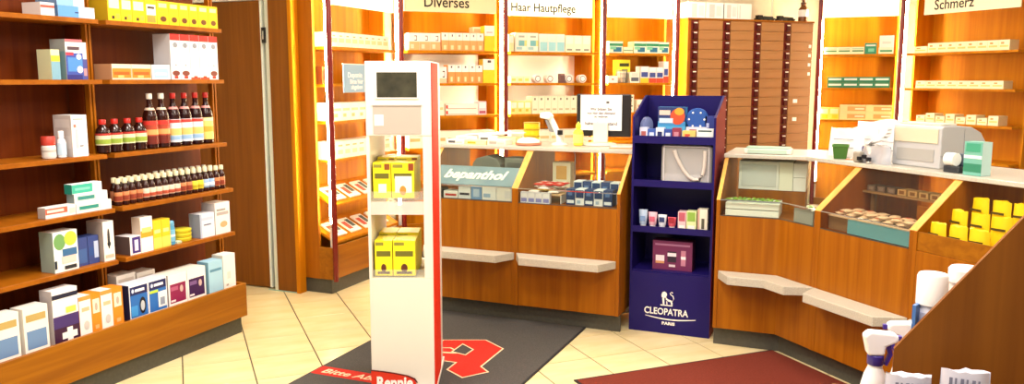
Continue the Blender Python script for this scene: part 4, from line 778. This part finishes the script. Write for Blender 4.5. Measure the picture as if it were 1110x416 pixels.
# printer
t = thing('printer', 'grey and beige office printer with rounded hood on the bent worktop', 'printer', FR.p(.385, .365, TZ), -45)
GP = M('#B9B9BA', .4)
b = MB(); b.prism([(0, 0), (.30, 0), (.30, .125), (.265, .17), (.20, .198), (.12, .205), (.012, .205), (0, .195)], .285, GP, 'x', 0); b.build('housing', t, bevel=.006)
MB().box(.015, .27, -.006, -.0005, .12, .19, M('#D6CBB0', .4)).build('beige_front', t, bevel=.002); MB().box(.03, .25, -.004, -.0005, .03, .09, M('#A8A6A2', .4)).build('paper_slot', t, bevel=.001)
MB().box(.02, .265, .02, .12, .2055, .215, M('#DDD6C4', .4)).build('paper_lid', t, bevel=.002)
MB().box(.2852, .286, .15, .152, .005, .19, M('#86868A', .5)).build('seam', t); MB().box(.2852, .286, .0, .29, .06, .062, M('#86868A', .5)).build('seam', t)
for y in (.03, .2): MB().box(.2852, .292, y, y + .03, .0, .02, BLACK).build('foot_clip', t)
t = thing('label_roller', 'small dark label dispenser with a white paper roll', 'dispenser', FR.p(.745, .30, TZ), -45)
MB().box(0, .085, .0, .09, 0, .03, M('#2A2E34', .4)).build('base', t, bevel=.003); MB().box(.02, .083, .05, .09, .0305, .085, M('#4A5460', .4)).build('arm', t, bevel=.003)
o = MB().lathe([(.012, -.025), (.03, -.025), (.03, .025), (.012, .025)], M('#F4F1EA', .5), 20).build('paper_roll', t, (.03, .018, .0605)); o.rotation_euler = (0, R(90), 0)
carton(FR, .862, .285, TZ, .09, .06, .15, '#6FB0A0', ((.0, 1, .1, .35, '#2E8064'), (.0, 1, .5, .6, '#D8ECE6'), (.1, .9, .7, .95, '#3E9C7C')), 'teal_box', 'teal and green upright box at the end of the bent worktop', side='#BFE0DC')

# ================================================================== BLUE FLOOR DISPLAY
X0, X1, YF = -1.216, -.736, 4.72
t = thing('floor_display', 'dark blue cardboard floor display with four compartments and a white sphinx logo', 'display', (X0, YF, 0))
W_ = X1 - X0; th = .012
for x in (0, W_ - th): MB().prism([(0, 0), (.34, 0), (.34, 1.403), (.285, 1.403), (0, 1.285)], th, NAVY, 'x', x).build('side_panel', t)
for x in (W_,): MB().prism([(.002, .0), (.34, 0), (.34, 1.40), (.285, 1.40), (.002, 1.283)], .0012, M('#8A3834', .6, 0, 0, .15), 'x', x + .0002).build('painted_reflection', t)  # reddish sheet paints the orange wood's reflection onto the blue side
MB().box(th, W_ - th, .325, .34, 0, 1.403, NAVY).build('back_panel', t)
fp = MB().box(th, W_ - th, 0, .012, 0, .365, NAVY).build('front_panel', t)
for z, hr in ((.365, .014), (.608, .033), (.88, .036), (1.135, .04)):
    s_ = MB().box(th, W_ - th, .0125, .3245, z, z + .01, NAVY).build('shelf', t)
    if z > .4: MB().box(th, W_ - th, .0, .012, z - .004, z + hr, NAVY).build('front_lip', s_)
text('CLEOPATRA', .056, WHITE, fp, (.092, -.0012, .115), sx=.84, bold=.001); text('PARIS', .024, WHITE, fp, (.2, -.0012, .055), sx=1.3, bold=.001)
b = MB(); n_ = 12
up_ = [(.1 + .3 * i / n_, .103 - .012 * math.sin(math.pi * i / n_)) for i in range(n_ + 1)]; dn_ = [(x, z - .0035 - .004 * math.sin(math.pi * i / n_)) for i, (x, z) in enumerate(up_)]
b.prism(up_ + dn_[::-1], .001, WHITE, 'y', -.0012); b.build('underline', fp)
lg = MB()
lg.prism([(.195, .235), (.2, .25), (.212, .256), (.224, .25), (.228, .238), (.222, .22), (.206, .216), (.196, .222)], .001, WHITE, 'y', -.0012)     # head with cloth
lg.prism([(.2, .216), (.212, .216), (.214, .178), (.204, .178)], .001, WHITE, 'y', -.0012); lg.prism([(.19, .17), (.262, .17), (.262, .176), (.19, .176)], .001, WHITE, 'y', -.0012)
lg.prism([(.22, .222), (.236, .21), (.256, .205), (.262, .19), (.262, .178), (.254, .178), (.25, .195), (.236, .198), (.222, .208)], .001, WHITE, 'y', -.0012)
lg.prism([(.226, .178), (.232, .178), (.23, .196), (.224, .2)], .001, WHITE, 'y', -.0012)
lg.tube([(.26, -.001, .2), (.268, -.001, .215), (.264, -.001, .232), (.25, -.001, .24), (.246, -.001, .25), (.254, -.001, .256), (.262, -.001, .25)], .0028, WHITE, 6)
lg.build('sphinx_logo', fp)
FB_ = Frame(X0, YF, 0)
# top compartment
zt = 1.146
carton(FB_, .105, .19, zt, .165, .06, .19, '#3E8EC4', ((0, 1, .55, 1, '#2A3A6E'), (.45, .98, .45, .95, '#D8502C', 'e'), (.6, .95, .75, .98, '#E8A030', 'e'), (.05, .45, .75, .9, '#E4C8B8'), (.05, .55, .5, .65, '#C8DCEC'), (.0, 1, .05, .4, '#4EA8D4')), 'toy_soap_box', 'bright blue box with an orange red patch in the top compartment of the blue display')
t = thing('round_soap_pack', 'round blue pack with white dots in the top compartment of the blue display', 'pack', FB_.p(.335, .22, zt), 0)
o = MB().lathe([(.06, -.02), (.066, -.015), (.066, .015), (.06, .02)], M('#2A56A4', .35), 22).build('disc', t, (0, 0, .12)); o.rotation_euler = (R(90), 0, 0)
MB().box(-.06, .06, -.028, .02, 0, .075, M('#D8DCE8', .4)).build('base_card', t); MB().box(-.04, .03, -.0285, -.0281, .03, .06, M('#B04A4A', .4)).build('print_patch', t)
for k in range(6): o = MB().lathe([(.006, 0), (.006, .002)], WHITE, 8).build('dot', t, (.045 * math.cos(k * 1.047), -.0215, .12 + .045 * math.sin(k * 1.047))); o.rotation_euler = (R(90), 0, 0)
for i in range(5): carton(FB_, .035 + .048 * i, .03, zt, .046, .05, .075 - .008 * (i % 2), ['#C8CCE4', '#3A5AA8', '#DCE0EC', '#2E4A98', '#8A3048'][i], ((.2, .8, .2, .7, ['#A85A5A', '#C8D4EC', '#1E2A5E', '#D8DCE8', '#C08090'][i]),), 'soap_pack', ['little lilac soap pack', 'little mid blue soap pack', 'little white and navy soap pack', 'little navy soap pack', 'little crimson soap pack'][i] + ' in the front row on top of the blue display')
carton(FB_, .285, .03, zt, .075, .06, .06, '#E8C068', ((.2, .6, .3, .7, '#C84A34'), (.5, .9, .1, .5, '#F2DC8A')), 'yellow_pack', 'little yellow pack with a red patch in the top compartment of the blue display')
carton(FB_, .365, .04, zt, .095, .07, .072, '#E8EAE8', ((.1, .9, .78, .9, '#2A4A44'), (.1, .8, .1, .2, '#5A6470')), 'white_pack', 'white pack with a dark top line in the top compartment of the blue display')
carton(FB_, .385, .2, zt, .075, .06, .14, '#2C3A86', ((.1, .3, .5, .7, '#B8C0E4'), (.7, .9, .5, .7, '#B8C0E4')), 'navy_pack', 'navy pack with two pale squares in the top compartment of the blue display')
t = thing('bubble_pack', 'pale violet round pack by the side wall of the blue display', 'pack', FB_.p(.045, .16, zt), 0)
o = MB().lathe([(.03, -.012), (.055, -.01), (.055, .01), (.03, .012)], M('#8A94C4', .25), 20).build('disc', t, (0, 0, .076)); o.rotation_euler = (R(90), 0, R(70)); MB().box(-.02, .02, -.03, .03, 0, .0205, M('#6A74A8', .4)).build('base_card', t)
# clear bag
t = thing('tote_bag', 'clear grey vinyl tote bag with a pale handle in the blue display', 'bag', FB_.p(.165, .03, .8905), 0)
MB().box(0, .295, 0, .15, .0, .235, CLEARBAG).build('vinyl_body', t, bevel=.02, seg=3)
MB().box(.01, .285, .01, .14, .012, .06, M('#DAD8DA', .5)).build('inner_base', t, bevel=.01); MB().box(.02, .275, .10, .105, .062, .215, M('#B4B0B4', .5)).build('inner_card', t)
pts = [(x, -.011, z) for x, z in ((.08, .205), (.092, .17), (.112, .13), (.136, .09), (.164, .055), (.196, .036), (.226, .04), (.246, .065), (.254, .11), (.256, .16), (.256, .205))]
MB().tube(pts, .0105, M('#C8C0B8', .5), 8).build('handle', t)
pip = MB()
for a, b_ in (((.018, -.002, .01), (.018, -.002, .225)), ((.277, -.002, .01), (.277, -.002, .225)), ((.018, -.002, .225), (.277, -.002, .225))): pip.tube([a, b_], .003, M('#D8D6D8', .4), 6)
pip.build('piping', t)
# tubes and boxes
zt = .6185
tc = [('#B8CCE4', '#7C9CC8', 'pale blue'), ('#E8B8C4', '#C8607A', 'pink'), ('#E4E8F0', '#2A3A6A', 'white and navy'), ('#D85A6A', '#A02838', 'red')]
for i, (c1, c2, nm) in enumerate(tc):
    t = thing('cream_tube', nm + ' squeeze tube standing on its cap in the blue display', 'tube', FB_.p(.06 + .058 * i, .06, zt), 0)
    b = MB(); V = []; 
    for z, rx, ry in ((.0205, .017, .017), (.03, .022, .02), (.07, .025, .014), (.112 - .012 * i, .027, .003)):
        for k in range(14): a = 2 * math.pi * k / 14; V.append((rx * math.cos(a), ry * math.sin(a), z))
    b.add(V, [(r_ * 14 + k, r_ * 14 + (k + 1) % 14, (r_ + 1) * 14 + (k + 1) % 14, (r_ + 1) * 14 + k) for r_ in range(3) for k in range(14)] + [tuple(range(14))[::-1], tuple(42 + k for k in range(14))], M(c1, .35), True); b.build('tube_body', t)
    MB().lathe([(.016, 0), (.0175, .002), (.0175, .019), (.016, .02)], M('#F0F0F2' if i != 2 else '#D8DCE8', .35), 14).build('cap', t); MB().box(-.016, .016, -.0215, -.0205, .045, .075, M(c2, .4)).build('print_patch', t)
for i, (x, c, p, h, nm) in enumerate(((.272, '#E8C0C4', '#B85A6A', .115, 'pink and white'), (.322, '#D8E4A8', '#8AB04A', .12, 'green and white'), (.386, '#EDE6D0', '#5A5A4A', .135, 'cream and black'))):
    carton(FB_, x, .04, zt, .046 if i == 0 else .056, .06, h, c, ((.1, .9, .5, .95, p) if i < 2 else (.4, .7, .15, .6, p), (.15, .85, .05, .3, '#F4F0E8') if i < 2 else (.0, .2, .0, 1, '#C8A090')), 'soap_box', nm + ' upright soap box beside the squeeze tubes in the blue display')
# gift set
carton(FB_, .125, .05, .3755, .235, .1, .175, '#6A2450', ((.06, .94, .84, .9, '#9A6A8A'), (.08, .3, .22, .5, '#E0D4DC'), (.08, .3, .22, .3, '#C89060'), (.38, .6, .28, .65, '#2A1A30'), (.38, .6, .48, .6, '#E8DCE4'), (.72, .84, .18, .7, '#B87A90'), (.72, .84, .4, .5, '#F0E4E8'), (.42, .58, .12, .2, '#D8C8D0')), 'gift_box', 'plum gift set box with pictured bottles in the blue display', side='#4E1A3C', top='#4E1A3C')

# ================================================================== MATS
t = thing('door_mat', 'dark grey floor mat with a red letter A emblem and a red lettered band', 'mat', (-2.0, 3.8, 0))
MB().box(-.525, .53, -1.0, .825, .0002, .008, MATG).build('pile', t); 
eb = MB()
for a in ((-.535, -.525, -1.01, .835), (.53, .54, -1.01, .835), (-.525, .53, -1.01, -1.0), (-.525, .53, .825, .835)): eb.box(*a, .0002, .0068, M('#222022', .8))
eb.build('rubber_edge', t)
RED = noise_mat('emblem_red', '#B41C0E', '#C22816', (170, 170, 170), .9, 2); CRM = M('#E8C8A0', .9)
A_ = [(-.148, .093 + .2 - .013), (.082, .377), (.24, .27), (.248, -.04), (.317, -.10), (.226, -.231), (.096, -.153), (.091, -.04), (.002, -.043), (-.009, -.157), (-.12, -.235), (-.2, -.12), (-.15, -.04), (-.138, .093)]
MB().prism([(0 + (x - .05) * 1.0 + .05, y - .0 + 0) for x, y in A_], .0004, CRM, 'z', .0081).build('emblem_outline', t)
cx_, cy_ = sum(p[0] for p in A_) / len(A_), sum(p[1] for p in A_) / len(A_)
def inset(P, d):
    out = []
    for i in range(len(P)):
        a, b_, c = Vector(P[i - 1]), Vector(P[i]), Vector(P[(i + 1) % len(P)])
        n1 = Vector(((b_ - a).y, -(b_ - a).x)).normalized(); n2 = Vector(((c - b_).y, -(c - b_).x)).normalized(); m_ = (n1 + n2) / max(.35, 1 + n1.dot(n2)); out.append(tuple(b_ + m_ * d))
    return out
ar = sum(A_[i][0] * A_[(i + 1) % len(A_)][1] - A_[(i + 1) % len(A_)][0] * A_[i][1] for i in range(len(A_)))
MB().prism(inset(A_, .009 if ar < 0 else -.009), .0004, RED, 'z', .0085).build('emblem', t)
H_ = [(0, .114), (-.003, .244), (.084, .186), (.084, .096)]
MB().prism(inset(H_, -.009 if True else 0), .0003, CRM, 'z', .00895).build('emblem_hole_outline', t); MB().prism(H_, .0003, MATG, 'z', .0093).build('emblem_hole', t)
sn = MB(); sn.tube([(-.145, .07, .0092), (-.1, .085, .0092), (-.04, .08, .0092), (.03, .10, .0092)], .010, CRM, 6); sn.tube([(-.12, .1, .0092), (-.08, .15, .0092), (-.04, .165, .0092), (0.0, .14, .0092)], .006, CRM, 6); sn.tube([(-.11, .07, .0092), (-.1, .02, .0092), (-.12, -.02, .0092)], .006, CRM, 6); o = sn.build('snake_emblem', t, (0, 0, .0089)); o.scale = (1, 1, .04)
MB().box(-.525, .53, -.465, -.355, .0081, .0085, RED).build('red_band', t)
text('Bitte Abstand halten', .078, M('#EBC9A8', .9), t, (-.485, -.438, .0087), (0, 0, 0), shear=.15, bold=.0012, sx=1.12)
t = thing('corner_mat', 'maroon floor mat lying diagonally before the bent counter', 'mat', (-.372, 4.63, 0), -45)
MB().box(.0, 1.65, -1.215, .0, .0002, .007, MATR).build('pile', t)
MB().box(-.012, .0, -1.215, 0, .0002, .006, M('#241C1A', .8)).box(-.012, 1.65, -1.227, -1.215, .0002, .006, M('#241C1A', .8)).build('rubber_edge', t)

# ================================================================== WHITE KIOSK STAND
KX, KY = -1.934, 3.267
t = thing('kiosk', 'slim white advertising stand with a dark screen, red side and two clear shelves', 'stand', (KX, KY, .0104), 22.8)
KB = lambda nm, x0, x1, y0, y1, z0, z1, m, par=t, bv=.0: MB().box(x0, x1, y0, y1, z0, z1, m).build(nm, par, (0, 0, 0), 0, bv, 2)
KB('foot_plate', -.16, .155, -.05, .48, 0, .02, KIOSK); KB('lower_body', -.152, .148, 0, .46, .0205, .565, KIOSK, bv=.003)
KB('side_wall', -.152, -.138, 0, .46, .5655, 1.232, KIOSK); KB('side_wall', .134, .148, 0, .46, .5655, 1.232, KIOSK); KB('front_stile', .108, .1335, 0, .014, .5655, 1.232, KIOSK)
hd = KB('head', -.152, .148, 0, .46, 1.2325, 1.572, KIOSK, bv=.004)
sc_ = KB('screen', -.098, .085, -.0015, -.0003, 1.408, 1.522, noise_mat('screen_dark', '#2A281C', '#454230', (14, 14, 14), .15, 3), hd)
bz = MB()
for a in ((-.104, -.098, 1.402, 1.528), (.085, .091, 1.402, 1.528), (-.098, .085, 1.402, 1.408), (-.098, .085, 1.522, 1.528)): bz.box(a[0], a[1], -.004, -.0003, a[2], a[3], M('#E6E0D4', .4))
bz.build('bezel', hd)
KB('leaflet_slot', -.118, .102, -.002, -.0003, 1.242, 1.372, M('#B4A89C', .5), hd)
KB('slot_lip', -.122, .106, -.006, -.0003, 1.372, 1.378, M('#D8CFC2', .4), hd); KB('slot_card', -.112, -.07, -.0035, -.0021, 1.28, 1.33, M('#F2ECE4', .4), hd)
rs = KB('red_side', .1483, .152, .006, .315, .021, 1.565, KRED)
for zs_ in (.5665, .936):
    s_ = KB('clear_shelf', -.1375, .1335, .015, .395, zs_, zs_ + .006, ACRYLC); KB('shelf_lip', -.1375, .1075, .0, .004, zs_ - .006, zs_ + .04, ACRYLC, s_)
KB('frosted_band', -.1375, .1075, .001, .005, .868, .929, ACRYL)
rc = MB(); pts = [(-.152, .02), (-.152, .118), (-.10, .112), (-.04, .103), (.02, .09), (.05, .076), (.06, .06), (.06, .02)]
rc.prism(pts, .006, M('#D8341C', .35), 'y', -.012); rn = rc.build('brand_card', t)
MB().prism([(-.152, .1185), (-.10, .1125), (-.04, .1035), (.02, .0905), (.052, .0745), (.063, .06), (.068, .06), (.056, .08), (.022, .095), (-.04, .108), (-.10, .117), (-.152, .123)], .006, M('#5A140C', .4), 'y', -.0125).build('card_edge', rn)
text('Rennie', .078, WHITE, rn, (-.128, -.0132, .035), sx=.8, bold=.003)
FK = Frame(KX, KY, 22.8)
for zi, z in enumerate((.9425 + .0104, .5730 + .0104)):
    for row_, yy in ((0, .022), (1, .165)):
        for i, (a, b_) in enumerate(((-.128, -.046), (-.042, .062))):
            pr = ((.1, .9, .55, .7, '#6A6420'), (.05, .5, .86, .95, '#8A8430')) + (((.3, .75, .15, .4, '#F4F0D8'), (.65, .95, .8, .97, '#8A4A1C')) if zi == 0 and i == 0 else ((.15, .9, .15, .62, '#F4EFD8'), (.35, .65, .08, .35, '#D88A3A', 'e'), (.75, .98, .78, .98, '#8A3A1C')) if zi == 0 else ((.15, .85, .05, .12, '#4A2A14'), (.35, .65, .1, .34, '#5A2A18', 'e')))
            carton(FK, a, yy, z, b_ - a, .135, (.165 if zi == 0 else .168) + .012 * row_, '#F0DC1C', pr, 'tea_box', 'yellow %s tea box in the %s row, %s shelf of the white stand' % ('narrow' if i == 0 else 'wide', 'rear' if row_ else 'front', 'upper' if zi == 0 else 'lower'), side='#E8D418')

# ================================================================== FOREGROUND RACK
t = thing('gondola_rack', 'brown stepped product rack with a slanted divider panel in the foreground', 'rack', (.0, 1.7, 0))
MB().prism([(.108, .62), (.75, .62), (.75, 1.50), (.5, 1.40), (.119, .877), (.108, .862)], .018, DOORW, 'y', .40).build('divider_panel', t)
MB().box(-.03, .75, .0, .398, .6, .618, DOORW).build('step_board', t); MB().box(-.03, .75, .42, .85, .58, .598, DOORW).build('step_board', t)
MB().box(.15, .75, .42, .56, .79, .806, DOORW).build('upper_step', t); MB().box(.15, .166, .42, .56, .5985, .7895, DOORW).build('riser', t)
MB().box(-.03, .75, .02, .84, .0, .1, KICK).build('kick_board', t); MB().box(-.03, -.012, .0, .398, .1005, .5995, DOORW).build('front_panel', t); MB().box(-.03, -.012, .42, .85, .1005, .5795, DOORW).build('front_panel', t)
MB().box(.735, .75, .0, .398, .619, 1.45, DOORW).build('back_panel', t)
FG = Frame(0, 0, 0)
for i, (x, y) in enumerate(((.186, 2.17), (.258, 2.21))):
    bottle(FG, x, y, .8065, [(.028, 0), (.031, .004), (.031, .15), (.028, .155)], (.01, .14, .031), ('#DCDAE6', '#C8C8DE', '#F8F4F0'), 'wipes_tube', 'white wide capped bottle with lilac print behind the slanted divider' if i == 0 else 'white bottle with a rounded broad cap next to another one behind the slanted divider', None, cap=[(.0315, .1555), (.0345, .158), (.0345, .225), (.031, .232)] if i == 0 else [(.0315, .1555), (.033, .158), (.033, .205), (.037, .21), (.037, .24), (.032, .246)], lab2=((.3, .36, '#8A8CA4'), (.5, .9, '#B4B2CC')), seg=24)
tag(MB().box(-.004, .004, -.02, .02, 0, .16, M('#4A74B4', .4)).build('blue_card', None, (.154, 2.145, .8065), -20), 'narrow blue card standing beside a white bottle behind the slanted divider', 'card')
for i, (x, y, rz) in enumerate(((.074, 2.25, 15), (.15, 2.37, 190))):
    t = thing('spray_bottle', 'white spray bottle with a violet collar ' + ('at the foot of the slanted divider' if i == 0 else 'half hidden by the slanted divider'), 'bottle', (x, y, .5985), rz)
    MB().lathe([(.028, 0), (.034, .005), (.034, .11), (.026, .145), (.018, .165), (.016, .178)], M('#F2EEEC', .35), 22).build('body', t)
    MB().lathe([(.019, .172), (.0205, .174), (.0205, .196), (.018, .198)], M('#3A2A84', .35), 22).build('collar', t)
    b = MB(); b.prism([(-.022, .1985), (.018, .1985), (.02, .222), (.05, .236), (.05, .252), (.04, .258), (-.02, .262), (-.034, .25)], .034, M('#F4F0EE', .35), 'y', -.017); b.build('head', t, bevel=.006)
    MB().prism([(.022, .226), (.034, .228), (.04, .2), (.028, .17), (.022, .172), (.03, .2)], .012, M('#42308C', .35), 'y', -.006).build('trigger', t); MB().box(.0502, .06, -.006, .006, .238, .25, M('#42308C', .35)).build('nozzle', t)
for i, (x, y, rz) in enumerate(((.135, 1.985, 8), (.245, 1.97, -6))):
    t = thing('foil_packet', ('white foil packet with grey barcode leaning before the slanted divider, lower of two' if i == 0 else 'white foil packet with grey barcode leaning before the slanted divider, upper of two'), 'packet', (x, y, .6185), rz)
    b = bagmesh(.105, .05, .222 + .03 * i, 21 + i, M('#D8D6E4', .3), .008, .002); b.build('pouch', t)
    for k in range(6): MB().box(-.03 + .011 * k, -.03 + .011 * k + (.004 if k % 2 else .0065), -.0225, -.0215, .222 + .03 * i - .042, .222 + .03 * i - .012, M('#7A7C94', .5)).build('barcode_bar', t)
